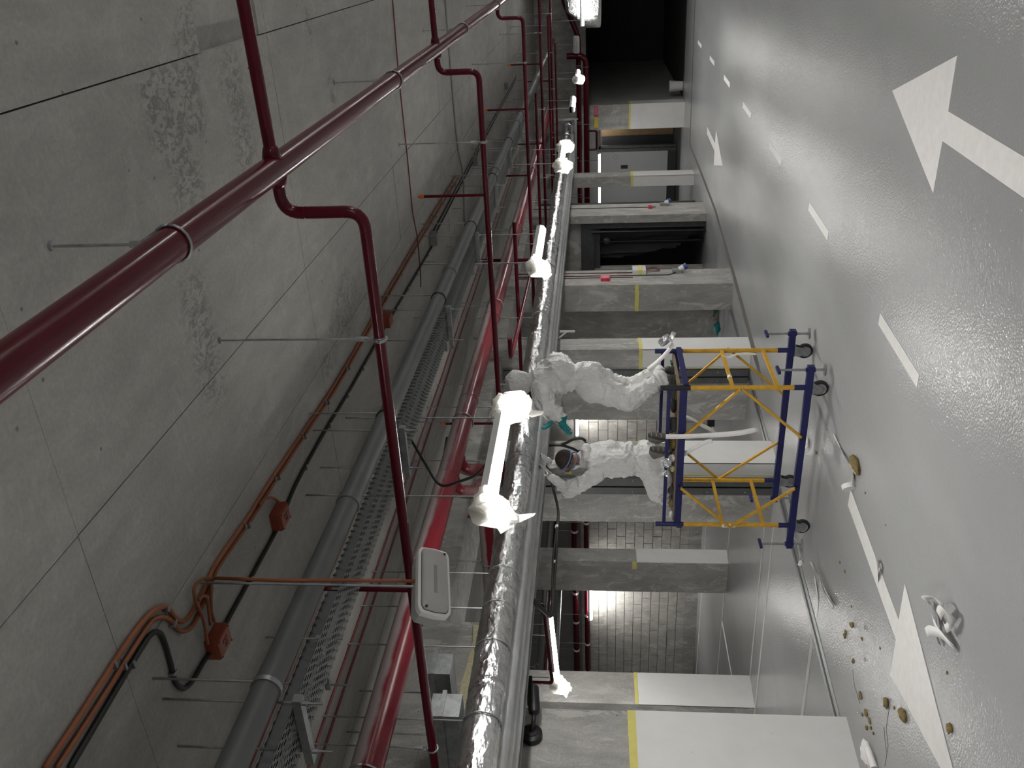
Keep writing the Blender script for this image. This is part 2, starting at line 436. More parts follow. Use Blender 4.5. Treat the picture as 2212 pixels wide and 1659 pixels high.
MB().box((-6.08, 30.9, .75), (-6.05, 30.95, 1.05)).build('handle', 'black_metal', d)
MB().box((-6.7, 31.0, fz(30)), (-5.3, 31.1, 2.3)).build('frame', 'plywood', d)
fr_ = thing('door_frame', 'dark steel frame with glazing bars around the far doorway', 'door frame', (-6.0, YW, fz(YW)))
for a, b in (((-6.44, YW-.06, fz(YW)), (-6.36, YW+.1, 2.02)), ((-5.4, YW-.06, fz(YW)), (-5.32, YW+.1, 2.02)), ((-6.44, YW-.06, 1.96), (-5.32, YW+.1, 2.04)), ((-5.72, YW-.05, fz(YW)), (-5.66, YW+.05, 1.96))):
    MB().box(a, b).build('bar', 'steel_dark', fr_)
MB().box((-5.76, YW-.12, .6), (-5.64, YW-.05, .95)).build('lock_case', 'steel_dark', fr_)

# gate wall in the middle distance with its dark opening
YG = 19.75
wg = struct(MB().box((-9, YG, -1.2), (-7.15, YG+.25, ZCEIL)).box((-7.15, YG, 2.5), (-5.98, YG+.25, ZCEIL)).build('wall_gate', 'concrete'))
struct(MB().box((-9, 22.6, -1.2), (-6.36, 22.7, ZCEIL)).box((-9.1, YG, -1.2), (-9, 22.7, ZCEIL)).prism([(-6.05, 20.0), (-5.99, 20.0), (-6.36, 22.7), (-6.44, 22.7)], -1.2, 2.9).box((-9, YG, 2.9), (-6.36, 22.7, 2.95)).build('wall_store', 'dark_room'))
gf = thing('gate_frame', 'black steel shutter frame around the dark opening in the concrete wall', 'gate frame', (-6.5, YG, fz(YG)))
MB().box((-7.15, YG-.05, 2.18), (-5.98, YG+.2, 2.5)).build('lintel_box', 'steel_dark', gf)
MB().box((-6.12, YG-.08, fz(YG)), (-6.0, YG+.1, 2.3)).build('guide', 'steel_dark', gf)
MB().cyl((-6.2, YG-.12, fz(YG)+.0), (-6.2, YG-.12, 2.25), .03).build('pipe_post', 'black_metal', gf, 'auto')
MB().cyl((-6.55, YG+.24, fz(YG)), (-6.55, YG+.24, 2.2), .035).build('pipe_post', 'black_metal', gf, 'auto')
MB().box((-7.15, YG+.05, 2.05), (-6.0, YG+.12, 2.18)).build('cross_rail', 'steel_dark', gf)
MB().sphere((-6.5, YG+.16, 1.9), (.09, .06, .09)).build('motor_knob', 'steel_dark', gf, True)
# torn plastic film hanging in the opening
def sheet(name, mat, P, nu, nv, amp, parent=None, keep=None):
    m = MB(); idx = {}
    for i in range(nu+1):
        for j in range(nv+1):
            p = P(i/nu, j/nv)
            if p is None: continue
            idx[i, j] = len(m.v); m.v.append(tuple(wob(p, 3.1, amp)))
    for i in range(nu):
        for j in range(nv):
            q = [(i, j), (i+1, j), (i+1, j+1), (i, j+1)]
            if all(k in idx for k in q): m.f.append(tuple(idx[k] for k in q))
    return m.build(name, mat, parent, True)
def pf(u, v):
    z = 2.05+(fz(YG)+.05-2.05)*v
    lim = .95-.45*max(0, v-.2)-.12*noise.noise(Vector((v*4, 3, 1)))-(.35 if v > .75 else 0)*(v-.75)*3
    if u > max(.25, lim): return None
    return (-6.17-.93*u, YG+.46+.05*math.sin(u*14+3*v)+.03*math.sin(u*31), z)
o = sheet('plastic_film', 'film_clear', pf, 28, 26, .05)
tag(o, 'torn clear plastic film hanging across the dark gate opening', 'plastic film')

# ------------------------------------------------------------------ columns and piers
def pier(X0, X1, Y0, Y1, label, paint=(), tape=(), top=None, name='concrete_column', h=1.6, corner=.0):
    """paint: list of (face, a, b): face 'L' = towards the lane (+X) between Y a..b, 'N' = near face (-Y) between X a..b"""
    zb = fz((Y0+Y1)/2)-.12; t = thing(name, label, 'column', ((X0+X1)/2, (Y0+Y1)/2, fz(Y0)))
    MB().box((X0, Y0, zb), (X1, Y1, top or ZCEIL)).build('shaft', 'concrete', t)
    for f, a, b in paint:
        zt = fz(Y0)+h
        if f == 'L': MB().box((X1-.01, a, zb), (X1+.006, b, zt)).build('paint_coat', 'white_paint', t)
        else: MB().box((a, Y0-.006, zb), (b, Y0+.01, zt)).build('paint_coat', 'white_paint', t)
    for f, a, b, z0, z1 in tape:
        z0 += fz(Y0); z1 += fz(Y0)
        m = MB(); k = 8
        # strip of masking tape with a slightly uneven edge, standing proud of the wall
        for i in range(k):
            s0, s1 = a+(b-a)*i/k, a+(b-a)*(i+1)/k; dz = random.uniform(-.006, .006) if abs(z1-z0) < .2 else 0
            if f == 'L': m.box((X1, s0, z0+dz), (X1+.010, s1, z1))
            else: m.box((s0, Y0-.010, z0+dz), (s1, Y0, z1))
        m.build('masking_tape', 'yellow_tape', t)
    return t
pier(-6.7, -5.78, 2.6, 5.21, 'broad concrete pier with white base carrying the black security camera', [('L', 2.6, 5.215)], [('L', 2.6, 5.21, 1.58, 1.64)], name='concrete_pier')
pier(-10.3, -9.66, 8.83, 9.42, 'concrete column with narrow white face showing past the camera pier edge', [('L', 8.83, 9.42)], [('L', 8.83, 9.42, 1.6, 1.645)])
pier(-10.66, -9.98, 12.35, 12.72, 'free-standing parking bay column, grey near face and white lane face', [('L', 12.345, 12.72)], [('N', -10.13, -9.98, 1.6, 1.68)])
A2 = pier(-6.74, -5.84, 9.14, 9.66, 'wide pier behind the kneeling worker with white painted corner', [('L', 9.134, 9.66), ('N', -6.03, -5.84)], [('L', 9.14, 9.66, 1.6, 1.65), ('N', -6.04, -6.015, .9, 1.62), ('N', -6.03, -6.02, 0, .9)], name='concrete_pier')
A3 = pier(-6.82, -5.60, 11.92, 12.32, 'wide pier behind the standing worker with white painted corner', [('L', 11.914, 12.32), ('N', -5.9, -5.6)], [('L', 11.92, 12.32, 1.6, 1.65), ('N', -5.93, -5.6, 1.6, 1.65), ('N', -5.93, -5.9, 0, 1.62)], name='concrete_pier')
pier(-6.05, -5.55, 14.5, 15.26, 'raw concrete pier with white junction box, red call point and yellow tape strip', [], [('N', -6.05, -5.56, 1.62, 1.69)], name='concrete_pier')
pier(-7.05, -6.06, 15.55, 16.2, 'unpainted concrete wall stub set back behind the pier with call point', [], [], name='concrete_pier')
pier(-5.98, -5.8, 19.6, 20.55, 'slim concrete pilaster with socket cable beside the dark gate opening', [], [], name='concrete_pilaster')
pier(-6.08, -5.80, 23.2, 23.7, 'slender half-white column in front of the sliding gate', [('L', 23.194, 23.7), ('N', -6.08, -5.8)], [('L', 23.2, 23.7, 1.6, 1.66), ('N', -6.08, -5.8, 1.6, 1.66)])
pier(-5.33, -4.6, 27.05, 27.6, 'square half-white column by the dark passage with pink and yellow signs', [('L', 27.04, 27.6), ('N', -5.33, -4.6)], [('L', 27.05, 27.6, 1.6, 1.65), ('N', -5.33, -4.6, 1.6, 1.65)])
# beam over the column line
struct(MB().box((-6.6, YB, 3.62), (-5.75, 28.5, ZCEIL+.02)).build('trim_3', 'concrete'))
# fire shutter guide rails on the two piers
for (x0, x1, Y, lab) in ((-6.28, -6.04, 9.14, 'black steel shutter guide rail on the pier behind the kneeling worker'), (-6.16, -5.93, 11.92, 'black steel shutter guide rail on the pier behind the standing worker')):
    t = thing('shutter_guide', lab, 'guide rail', ((x0+x1)/2, Y, fz(Y)))
    b = fz(Y)+.02; xm = x0+(x1-x0)*.42
    MB().box((x0, Y-.05, b), (xm, Y-.001, 3.6)).build('flange', 'steel_dark', t)
    MB().box((xm+.025, Y-.05, b), (x1, Y-.001, 3.6)).build('flange', 'steel_dark', t)
    MB().box((xm, Y-.012, b), (xm+.025, Y-.002, 3.6)).build('slot', 'black_metal', t)
    for k in range(7):
        for xx in (x0+.04, x1-.04): MB().sphere((xx, Y-.05, .35+k*.46), .008, 6, 4).build('rivet', 'galvanised', t)
# white corner bead and sealant edge of the pier paint
MB().box((-6.039, 9.12, fz(9)), (-6.03, 9.14, 1.5)).build('sealant_edge', 'white_plastic', A2)
MB().box((-5.915, 11.9, fz(12)), (-5.9, 11.92, 1.5)).build('sealant_edge', 'white_plastic', A3)

# ------------------------------------------------------------------ floor markings
def floor_poly(name, poly, mat, label, cat, off=.003, group=None, th=.003):
    # polygon cut into strips along Y so that it follows the floor
    y0 = min(p[1] for p in poly); y1 = max(p[1] for p in poly)
    bm = bmesh.new(); f = bm.faces.new([bm.verts.new((x, y, 0)) for x, y in poly])
    k = int((y1-y0)/.4)
    for i in range(1, k+1):
        bmesh.ops.bisect_plane(bm, geom=bm.verts[:]+bm.edges[:]+bm.faces[:], plane_co=(0, y0+i*(y1-y0)/(k+1), 0), plane_no=(0, 1, 0))
    for v in bm.verts: v.co.z = fz(v.co.y)+off
    r = bmesh.ops.solidify(bm, geom=bm.faces[:], thickness=th)
    bmesh.ops.recalc_face_normals(bm, faces=bm.faces[:])
    me = bpy.data.meshes.new(name); bm.to_mesh(me); bm.free()
    o = link(name, me, mat)
    if label: tag(o, label, cat, group)
    return o
for Y, lab in ((5.02, 'white lane dash beside the head of the outgoing arrow'), (7.95, 'white lane dash level with the rolling scaffold'), (10.85, 'white lane dash next after the one level with the scaffold'),
               (13.85, 'white lane dash level with the pier carrying the red call point'), (16.85, 'white lane dash level with the tip of the small distant arrow'), (19.8, 'white lane dash level with the tail of the small distant arrow'), (22.9, 'last white lane dash before the dark passage')):
    x = -2.64
    floor_poly('lane_dash', [(x, Y), (x+.09, Y), (x+.09, Y+1.0), (x, Y+1.0)], 'line_paint', lab, 'road marking', group='dashes of the lane centre line')
floor_poly('lane_arrow', [(-1.18, 2.0), (-1.02, 2.0), (-1.01, 5.34), (-.71, 5.36), (-1.085, 6.55), (-1.49, 5.35), (-1.18, 5.35)], 'line_paint', 'white painted arrow pointing away from the camera, right of the dashes', 'road marking')
floor_poly('lane_arrow', [(-4.27, 6.05), (-4.11, 6.05), (-4.13, 4.55), (-3.84, 4.57), (-4.2, 3.2), (-4.57, 4.5), (-4.28, 4.53)], 'line_paint', 'white arrow with its head towards the camera beside the broad pier', 'road marking')
floor_poly('lane_arrow', [(-4.20, 20.5), (-4.04, 20.5), (-4.04, 18.72), (-3.76, 18.68), (-4.13, 17.15), (-4.49, 18.68), (-4.20, 18.72)], 'line_paint', 'small distant white arrow past the dark gate opening', 'road marking')
def fline(pts, wd, label, **k):
    a, b = [Vector(p).xy for p in pts]; n_ = (b-a).normalized(); n_ = Vector((-n_.y, n_.x))*wd/2
    return floor_poly('bay_line', [tuple(a+n_), tuple(b+n_), tuple(b-n_), tuple(a-n_)], 'line_paint', label, 'road marking', **k)
fline([(-8.9, 15.95), (-17.3, 15.9)], .09, 'white line along the foot of the block wall')
fline([(-8.0, 12.5), (-14.5, 12.58)], .1, 'white bay line that meets a slanting line behind the free-standing column')
fline([(-11.45, 12.45), (-10.98, 9.47)], .09, 'slanting white bay line forking off behind the free-standing column')
fline([(-6.9, 9.5), (-13.0, 9.28)], .09, 'white bay line running from the pier to the bay, farther of a close pair')
fline([(-6.6, 8.92), (-13.0, 8.66)], .09, 'white bay line running from the pier to the bay, nearer of a close pair')
fline([(-6.2, 6.52), (-9.0, 6.42)], .1, 'short wide white bay line touching the drain channel')
fline([(-17.2, 10.0), (-17.2, 15.9)], .08, 'white line along the foot of the pale side wall')
# drain channel between the piers and the brown joint strip further on
for nm, ya, yb in (('trim_4', 5.2, 9.15), ('trim_9', 9.65, 11.93), ('trim_10', 12.31, 14.51)):      # the channel stops at each pier
    t = struct(slab(nm, -6.13, -5.93, ya, yb, off=.004, mat='galvanised', thick=.01))
    slab('slot', -6.065, -6.015, ya, yb, off=.006, mat='joint_filler', thick=.006, parent=t)
o = floor_poly('joint_strip', [(-5.53, 10.55), (-5.42, 11.5), (-5.32, 14.0), (-5.2, 18.0), (-5.34, 24.9), (-5.42, 24.9), (-5.3, 18.0), (-5.48, 14.0), (-5.6, 11.5)], 'brown_strip', None, None)
o.name = 'trim_5'; struct(o)
for nm, pts, wd in (('trim_6', [(-1.0, 25.3), (-5.35, 24.85)], .05), ('trim_7', [(1, 27.75), (-4.5, 27.95)], .06)):
    a, b = [Vector(p) for p in pts]; n_ = (b-a).normalized(); n_ = Vector((-n_.y, n_.x))*wd/2
    o = floor_poly(nm, [tuple(a+n_), tuple(b+n_), tuple(b-n_), tuple(a-n_)], 'joint_filler', None, None); struct(o)

# ================================================================== LUMINAIRES
def tube_lamp(c, label, L=1.27, along='Y', film=0, hang=True, rise=0.0, power=1.0):
    c = Vector(c); t = thing('tube_luminaire', label, 'lamp', c, 'tube luminaires')
    a = Vector((0, 1, rise)).normalized() if along == 'Y' else Vector((1, 0, rise)).normalized()
    sd = Vector((1, 0, 0)) if along == 'Y' else Vector((0, 1, 0)); up = sd.cross(a); up = up if up.z > 0 else -up
    def prof(name, mat, pts, l0, l1):       # extruded section along the lamp
        m = MB(); k = len(pts)
        for l in (l0, l1): m.v += [tuple(c+a*l+sd*x+up*z) for x, z in pts]
        m.f += [tuple(range(k)), tuple(reversed(range(k, 2*k)))]+[(i, (i+1) % k, k+(i+1) % k, k+i) for i in range(k)]
        return m.build(name, mat, t)
    h = L/2
    prof('housing', 'white_plastic', [(-.062, .0), (-.05, .045), (.05, .045), (.062, 0)], -h, h)
    prof('diffuser', 'tube_light' if power == 1 else 'tube_light_%d' % int(power*100), [(.055*math.cos(q_), .06*math.sin(q_)) for q_ in [math.pi*(1+i/10) for i in range(11)]], -h+.02, h-.02)
    for s_ in (-1, 1): prof('end_cap', 'white_plastic', [(-.064, .01), (-.052, .047), (.052, .047), (.064, .01), (.05, -.04), (-.05, -.04)], s_*h-.02 if s_ > 0 else -h, h if s_ > 0 else -h+.02)
    if hang:
        for s_ in (-.38, .38):
            p = c+a*s_*L+up*.04; MB().cyl(p, (p.x, p.y, ZCEIL), .006, n=6).build('suspension_rod', 'galvanised', t)
    for s_ in ([-1], [1], [-1, 1])[film-1] if film else []:
        # rest of the protective film bunched at the end
        m = MB(); e = c+a*s_*h*.90; k, n_ = 16, 26; sd0 = c.y*1.37+s_
        for i in range(k+1):
            for j in range(n_):
                an = 2*math.pi*j/n_; r = .068+.03*max(0, noise.noise(Vector((math.cos(an)*1.3, math.sin(an)*1.3, i*.16+sd0))))+.002*i
                dn = 1 if math.sin(an) < 0 else .1
                p = e+a*s_*(i/k*(.20+.10*noise.noise(Vector((math.cos(an)*1.6+sd0, math.sin(an)*1.6, 0))))-.10)+sd*math.cos(an)*r*1.05+up*(math.sin(an)*r-.085*(i/k)**2*dn)
                p = wob(p, 13, .03); m.v.append(tuple(wob(p, 37, .012)))
        for i in range(k):
            for j in range(n_): m.f.append((i*n_+j, i*n_+(j+1) % n_, (i+1)*n_+(j+1) % n_, (i+1)*n_+j))
        m.v.append(tuple(e+a*s_*.11-up*.03)); m.f += [(k*n_+j, k*n_+(j+1) % n_, len(m.v)-1) for j in range(n_)]
        m.build('film_scrap', 'film_white', t, True)
        if c.y > 6 or c.y < 1: continue
        q = [e+a*s_*.05+up*-.05, e+a*s_*.08+up*-.13+sd*-.02, e+a*s_*.05+up*-.2+sd*-.05, e+a*s_*.06+up*-.28+sd*-.04]
        m = MB(); wd = [.09, .08, .05, .02]
        for p, w_ in zip(q, wd): m.v += [tuple(wob(p+a*w_, 9, .03)), tuple(wob(p-a*w_, 9, .03))]
        m.f += [(2*i, 2*i+1, 2*i+3, 2*i+2) for i in range(3)]; m.build('film_tail', 'film_white', t)
    return t
tube_lamp((-3, .45, 2.85), 'tube luminaire over the lane behind the photographer')
tube_lamp((-3, -3.8, 2.85), 'tube luminaire over the lane farthest behind the photographer')
tube_lamp((-3, 4.79, 2.845), 'bright tube luminaire with torn film, hung over the near end of the scaffold', film=3)
tube_lamp((-3, 9.0, 2.805), 'bright tube luminaire with film scraps, above the second lane dash past the scaffold', film=1)
tube_lamp((-3, 13.35, 2.69), 'bright tube luminaire swathed in film tatters in front of the foil pipe', film=3)
tube_lamp((-3, 17.86, 2.61), 'bare bright tube luminaire next after the film-swathed one')
tube_lamp((-3, 21.77, 2.57), 'small bright tube luminaire near the end of the foil pipe', film=1)
tube_lamp((-1.55, 24.8, 2.49), 'tube luminaire hanging in front of the foil-wrapped duct', along='X', power=.45)
tube_lamp((-5.95, 30.3, 2.15), 'added hidden tube luminaire inside the lobby behind the far doorway', L=.9, along='X', power=.2)  # added above the door head, hidden, to brighten the oak leaf
for Y in (-3.8, .45, 4.8, 9.0, 13.35, 17.9, 22): tube_lamp((3.2, Y, 2.85), 'added unseen tube luminaire in the row above the far side of the lane')  # whole row added out of view for more light on the lane
tube_lamp((-8.3, 8.45, 2.765), 'bright tube luminaire in the parking bay beside the bent red pipe', L=1.25, rise=.12, film=1, power=.6)
tube_lamp((-14.2, 16.15, 2.33), 'tube luminaire under the strapped red pipes at the block wall', along='X')
tube_lamp((-9.0, 16.15, 2.60), 'tube luminaire at the block wall seen between the two workers', along='X', power=.6)
tube_lamp((-14.2, 7.2, 2.85), 'added tube luminaire in the parking bay hidden behind the broad pier')  # unseen lamp added to brighten the bay
tube_lamp((-9, 5.0, 2.85), 'added unseen tube luminaire in the parking bay next to the broad pier')  # another unseen lamp, put in for more light in the bay
tube_lamp((-6.72, 26.2, 2.05), 'long tube luminaire in front of the sliding gate behind the slender column', L=1.75, along='X', power=.35)
def bulkhead(c, a, b, n_, L, wd, label, depth=.09, lit=False):
    c, a, b, n_ = Vector(c), Vector(a).normalized(), Vector(b).normalized(), Vector(n_).normalized()
    t = thing('bulkhead_light', label, 'lamp', c)
    def outline(L, wd, z, bow):
        o_ = []
        for k in range(9): o_.append((L/2-bow+bow*math.cos((k/8-.5)*math.pi), wd/2*math.sin((k/8-.5)*math.pi)*1.0))
        q = [(-L/2+.02, wd/2-.025), (-L/2+.02, -wd/2+.025)]
        pts = []
        for sx in (1, -1):
            for k in range(7):
                an = (k/6-.5)*math.pi*sx if sx == 1 else math.pi+(k/6-.5)*math.pi
                pts.append((sx*(L/2-bow)+bow*math.cos(an), math.copysign(abs(math.sin(an))**.35, math.sin(an))*wd/2))
        return [c+a*x+b*y+n_*z for x, y in pts]
    def shell(name, mat, rings):
        m = MB(); k = len(rings[0])
        for r in rings: m.v += [tuple(p) for p in r]
        for i in range(len(rings)-1): m.f += [(i*k+j, i*k+(j+1) % k, (i+1)*k+(j+1) % k, (i+1)*k+j) for j in range(k)]
        m.f += [tuple(reversed(range(k))), tuple(range((len(rings)-1)*k, len(rings)*k))]
        return m.build(name, mat, t, 'auto')
    shell('housing', 'dim_plastic', [outline(L*.96, wd*.9, -depth, .05), outline(L, wd, -.01, .05), outline(L, wd, 0, .05)])
    shell('rim', 'white_plastic', [outline(L*1.03, wd*1.06, -.02, .055), outline(L*1.03, wd*1.06, .008, .055), outline(L*.985, wd*.95, .012, .05)])
    shell('gasket', 'joint_filler', [outline(L*.965, wd*.9, .005, .048), outline(L*.96, wd*.885, .0135, .047)])
    shell('diffuser', 'dim_plastic', [outline(L*.95, wd*.86, .006, .046), outline(L*.945, wd*.85, .018, .045), outline(L*.78, wd*.78, .024, .02)])
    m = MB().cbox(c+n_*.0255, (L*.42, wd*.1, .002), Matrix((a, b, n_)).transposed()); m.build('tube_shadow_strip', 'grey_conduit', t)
    for x, y in ((.42, -.33), (-.43, .3)): MB().cyl(c+a*L*x+b*wd*y+n_*.015, c+a*L*x+b*wd*y+n_*.027, .006, n=8).build('screw', 'joint_filler', t)
    return t
cb = onY(936, 1256, 2.93)
el = bulkhead(cb, (0, .985, .17), (.35, -.13, .92), (.80, -.15, -.5),   .436, .136, 'unlit oblong bulkhead light hung on an orange cable over the lane')
MB().cyl(cb+Vector((-.03, .0, .05)), (cb.x-.03, cb.y, ZCEIL), .006, n=6).build('suspension_rod', 'galvanised', el)
b2 = bulkhead((-2.75, 25.9, 2.66), (1, 0, 0), (0, .3, .95), (0, -.95, -.3), .45, .16, 'small unlit white bulkhead light in front of the far red pipes')
MB().cyl((-2.75, 25.97, 2.7), (-2.75, 25.97, ZCEIL), .008, n=6).build('suspension_rod', 'galvanised', b2)

# ================================================================== PIPES
def hanger(t, p, R, ax, z=ZCEIL, loop=True):
    p = Vector(p); MB().ring(p, ax, R+.006, .006, 18, 6).build('clamp_ring', 'galvanised', t, True)
    MB().cyl((p.x, p.y, p.z+R+.05), (p.x, p.y, z), .0055, n=6).build('hanger_rod', 'galvanised', t)
    MB().cyl((p.x, p.y, p.z+R+.03), (p.x, p.y, p.z+R+.085), .013, n=6).build('hanger_nut', 'galvanised', t)
    MB().cyl((p.x, p.y, z-.012), (p.x, p.y, z), .016, n=8).build('ceiling_anchor', 'galvanised', t)
    if loop:
        s_ = Vector(ax).normalized()*.012
        sx = Vector(ax).cross(Vector((0, 0, 1))).normalized()
        for k in (-1, 1): MB().tube([p+sx*k*(R+.004)*.8+Vector((0, 0, (R+.004)*.6)), p+Vector((sx.x*k*.008, sx.y*k*.008, R+.05))], .0035, 5).build('clamp_strap', 'galvanised', t)
# main sprinkler pipe
XM, ZM = -.83, 3.56
mp = thing('sprinkler_main', 'thick glossy dark red sprinkler main running the length of the ceiling', 'pipe', (XM, 10, ZM))
MB().tube([(XM, -5.9, ZM), (XM, 12, ZM), (XM, 28.5, ZM)], .057, 28).build('pipe_run', 'red_gloss', mp, 'auto')
for Y in (-.95, 2.6, 6.12, 9.68, 13.2, 16.8): hanger(mp, (XM, Y, ZM), .057, (0, 1, 0))
BR = [3.63, 7.96, 13.42, 17.7, 22.2]
blabs = ['dark red sprinkler branch crossing above the unlit bulkhead light', 'dark red sprinkler branch ending near the torn-film tube light', 'dark red sprinkler branch stepping down above the third lamp', 'dark red sprinkler branch stepping down above the fourth lamp', 'most distant dark red sprinkler branch under the ceiling']
for k, (Y, lab) in enumerate(zip(BR, blabs)):
    t = thing('sprinkler_branch', lab, 'pipe', (-2.5, Y, 3.2), 'sprinkler branches')
    pts = [(XM-.05, Y, ZM), (-1.03, Y, ZM), (-1.03, Y, 3.2), (-5.55, Y-(.0), 3.2)]
    MB().tube(path(pts, .085, 7), .027, 16).build('pipe_run', 'red_gloss', t, 'auto')
    MB().lathe((XM-.045, Y, ZM), (-1, 0, 0), [(.045, -.012), (.04, .02), (.030, .04)], 16).build('tee_collar', 'red_gloss', t, True)
    for q, ax in (((-1.03, Y, 3.46), (0, 0, 1)), ((-1.03, Y, 3.285), (0, 0, 1)), ((-1.12, Y, 3.2), (1, 0, 0))):
        MB().ring(q, ax, .0265, .0018, 16, 5).build('weld_ring', 'red_gloss', t, True)
    if k < 3:
        MB().tube([(XM+.04, Y-.02, ZM), (1.2, Y-.02, ZM+.02), (5.9, Y-.02, ZM+.02)], .027, 14).build('side_run', 'red_gloss', t, 'auto')
        MB().lathe((XM+.045, Y-.02, ZM), (1, 0, 0), [(.045, -.012), (.036, .03), (.030, .05)], 16).build('tee_collar', 'red_gloss', t, True)
        MB().ring((-.42, Y-.02, ZM+.005), (1, 0, 0), .027, .003, 16, 6).build('weld_ring', 'red_gloss', t, True)
    for X in (-1.64, -4.4): hanger(t, (X, Y, 3.2), .027, (1, 0, 0))
    MB().cyl((-1.64-.012, Y, 3.2), (-1.64+.012, Y, 3.2), .0295, n=16).build('clamp_band', 'galvanised', t, 'auto')
    for X in ({0: [-3.15], 1: [-2.13, -4.6], 2: [-2.3, -3.3], 3: [-2.2, -3.72], 4: [-3.16]}[k]):
        r_ = MB().cyl((X, Y, 3.2), (X, Y, 3.80), .0145, n=10).build('riser', 'red_gloss', t, 'auto')
        MB().lathe((X, Y, 3.80), (0, 0, 1), [(.017, -.01), (.02, .0), (.02, .03), (.012, .034), (.012, .048)], 10).build('sprinkler_cap', 'orange_cap', r_, 'auto')
# second, dusty red main
X2 = -4.0
def z2(Y): return 3.45-.006*(Y-3)
t2 = thing('dusty_red_main', 'thick red fire main with plaster dust, behind the torn-film tube light', 'pipe', (X2, 8, z2(8)))
MB().tube([(X2, y, z2(y)) for y in (-5.5, 3, 8, 14, 20, 24)], .092, 24).build('pipe_run', 'red_dusty', t2, 'auto')
for Y in (2.2, 6.0, 7.35, 9.4, 12.2, 15.6, 18.8): MB().ring((X2, Y, z2(Y)), (0, 1, 0), .0925, .004, 20, 6).build('joint_ring', 'red_dusty', t2, True)
for Y in (3.1, 6.95, 9.8, 12.9, 16.5): hanger(t2, (X2, Y, z2(Y)), .094, (0, 1, 0), loop=False)
for Y in (6.55, 6.2):
    MB().tube(path([(X2-.05, Y, z2(Y)), (X2-.27, Y, z2(Y)-.02), (X2-.27, Y, 3.10), ], .1, 6), .058, 16).build('loop_elbow', 'red_dusty', t2, 'auto')
    MB().ring((X2-.14, Y, z2(Y)-.01), (1, 0, 0), .058, .004, 18, 6).build('joint_ring', 'red_dusty', t2, True)
tp = thing('crossing_red_pipe', 'red pipe crossing under the ceiling behind the foil pipe', 'pipe', (-4.9, 6.35, 3.15))
MB().tube([(-4.3, 6.4, 3.2), (-4.9, 6.37, 3.19), (-6.4, 6.3, 3.18)], .066, 18).build('pipe_run', 'red_dusty', tp, 'auto')
hanger(tp, (-5.15, 6.35, 3.19), .067, (1, 0, 0), 3.62)
MB().cyl((-4.35, 5.95, 3.27), (-4.85, 6.6, 3.27), .013, n=8).build('cross_rod', 'red_gloss', tp)

# grey drain pipe and perforated tray on shared trapeze hangers
XD = -2.62
def zd(Y): return 3.515-.0085*(Y-2)
td = thing('drain_pipe', 'grey plastic drain pipe in rubber-lined clamps beside the perforated tray', 'pipe', (XD, 8, zd(8)))
MB().tube([(XD, y, zd(y)) for y in (-5.5, 2, 8, 16, 26)], .057, 24).build('pipe_run', 'grey_plastic', td, 'auto')
for Y in (1.1, 3.7, 7.2, 10.9, 14): MB().lathe((XD, Y, zd(Y)), (0, 1, 0), [(.058, -.03), (.064, -.026), (.064, .026), (.058, .03)], 24).build('socket_joint', 'grey_plastic', td, 'auto')
TY = [-1.4, .55, 2.44, 4.62, 6.6, 8.6, 10.6, 12.7, 14.8]
for Y in TY:
    MB().lathe((XD, Y-.02, zd(Y)), (0, 1, 0), [(.0605, -.011), (.064, -.011), (.064, .011), (.0605, .011)], 24).build('clamp', 'galvanised' if Y < 3 else 'black_metal', td, 'auto')
    MB().cyl((XD+.036, Y-.02, zd(Y)+.04), (XD+.036, Y-.02, ZCEIL), .0055, n=6).build('hanger_rod', 'galvanised', td)
tt = thing('cable_tray', 'perforated galvanised cable tray running beside the grey drain pipe', 'cable tray', (-2.85, 8, 3.42))
m = MB(); xa, xb, zt = -2.735, -2.985, 3.425
for a, b in (((xa, -5.5, zt), (xb, 24, zt+.0015)), ((xa, -5.5, zt), (xa+.0015, 24, zt+.055)), ((xb-.0015, -5.5, zt), (xb, 24, zt+.055))): m.box(a, b)
m.build('tray_sheet', 'perforated_steel', tt)
for Y in TY:
    m = MB(); m.bar((-2.692, Y, zt-.022), (-3.06, Y, zt-.022), .041, .036); m.build('strut', 'galvanised', tt)
    for X in (-2.72, -3.0):
        MB().cyl((X, Y, 3.30), (X, Y, ZCEIL), .0055, n=6).build('threaded_rod', 'galvanised', tt)
        MB().cyl((X, Y, zt-.06), (X, Y, zt-.04), .011, n=6).build('nut', 'galvanised', tt)
for k, (x_, lab) in enumerate(((-2.80, 'black cable laid in the perforated tray, nearer the drain pipe'), (-2.92, 'black cable laid in the perforated tray, farther from the drain pipe'))):
    tag(MB().tube([(wob((x_, y, 0), 1.3, .018).x, y, zt+.0135) for y in range(-5, 24)], .012, 8).build('tray_cable', 'black_rubber', None, True), lab, 'cable')
# second tray higher up, beyond the first
t = thing('high_cable_tray', 'galvanised cable tray hung higher up between the drain pipe and dusty main', 'cable tray', (-3.55, 8, 3.72))
m = MB()
for a, b in (((-3.35, -5, 3.7), (-3.6, 23, 3.7015)), ((-3.35, -5, 3.7), (-3.3515, 23, 3.76)), ((-3.6, -5, 3.7), (-3.5985, 23, 3.76))): m.box(a, b)
m.build('tray_sheet', 'perforated_steel', t)
for Y in (1.2, 3.4, 5.6, 7.8, 10, 12.2, 14.4, 17):
    MB().bar((-3.28, Y, 3.68), (-3.66, Y, 3.68), .04, .03).build('strut', 'galvanised', t)
    for X in (-3.3, -3.64): MB().cyl((X, Y, 3.55), (X, Y, ZCEIL), .0055, n=6).build('threaded_rod', 'galvanised', t)

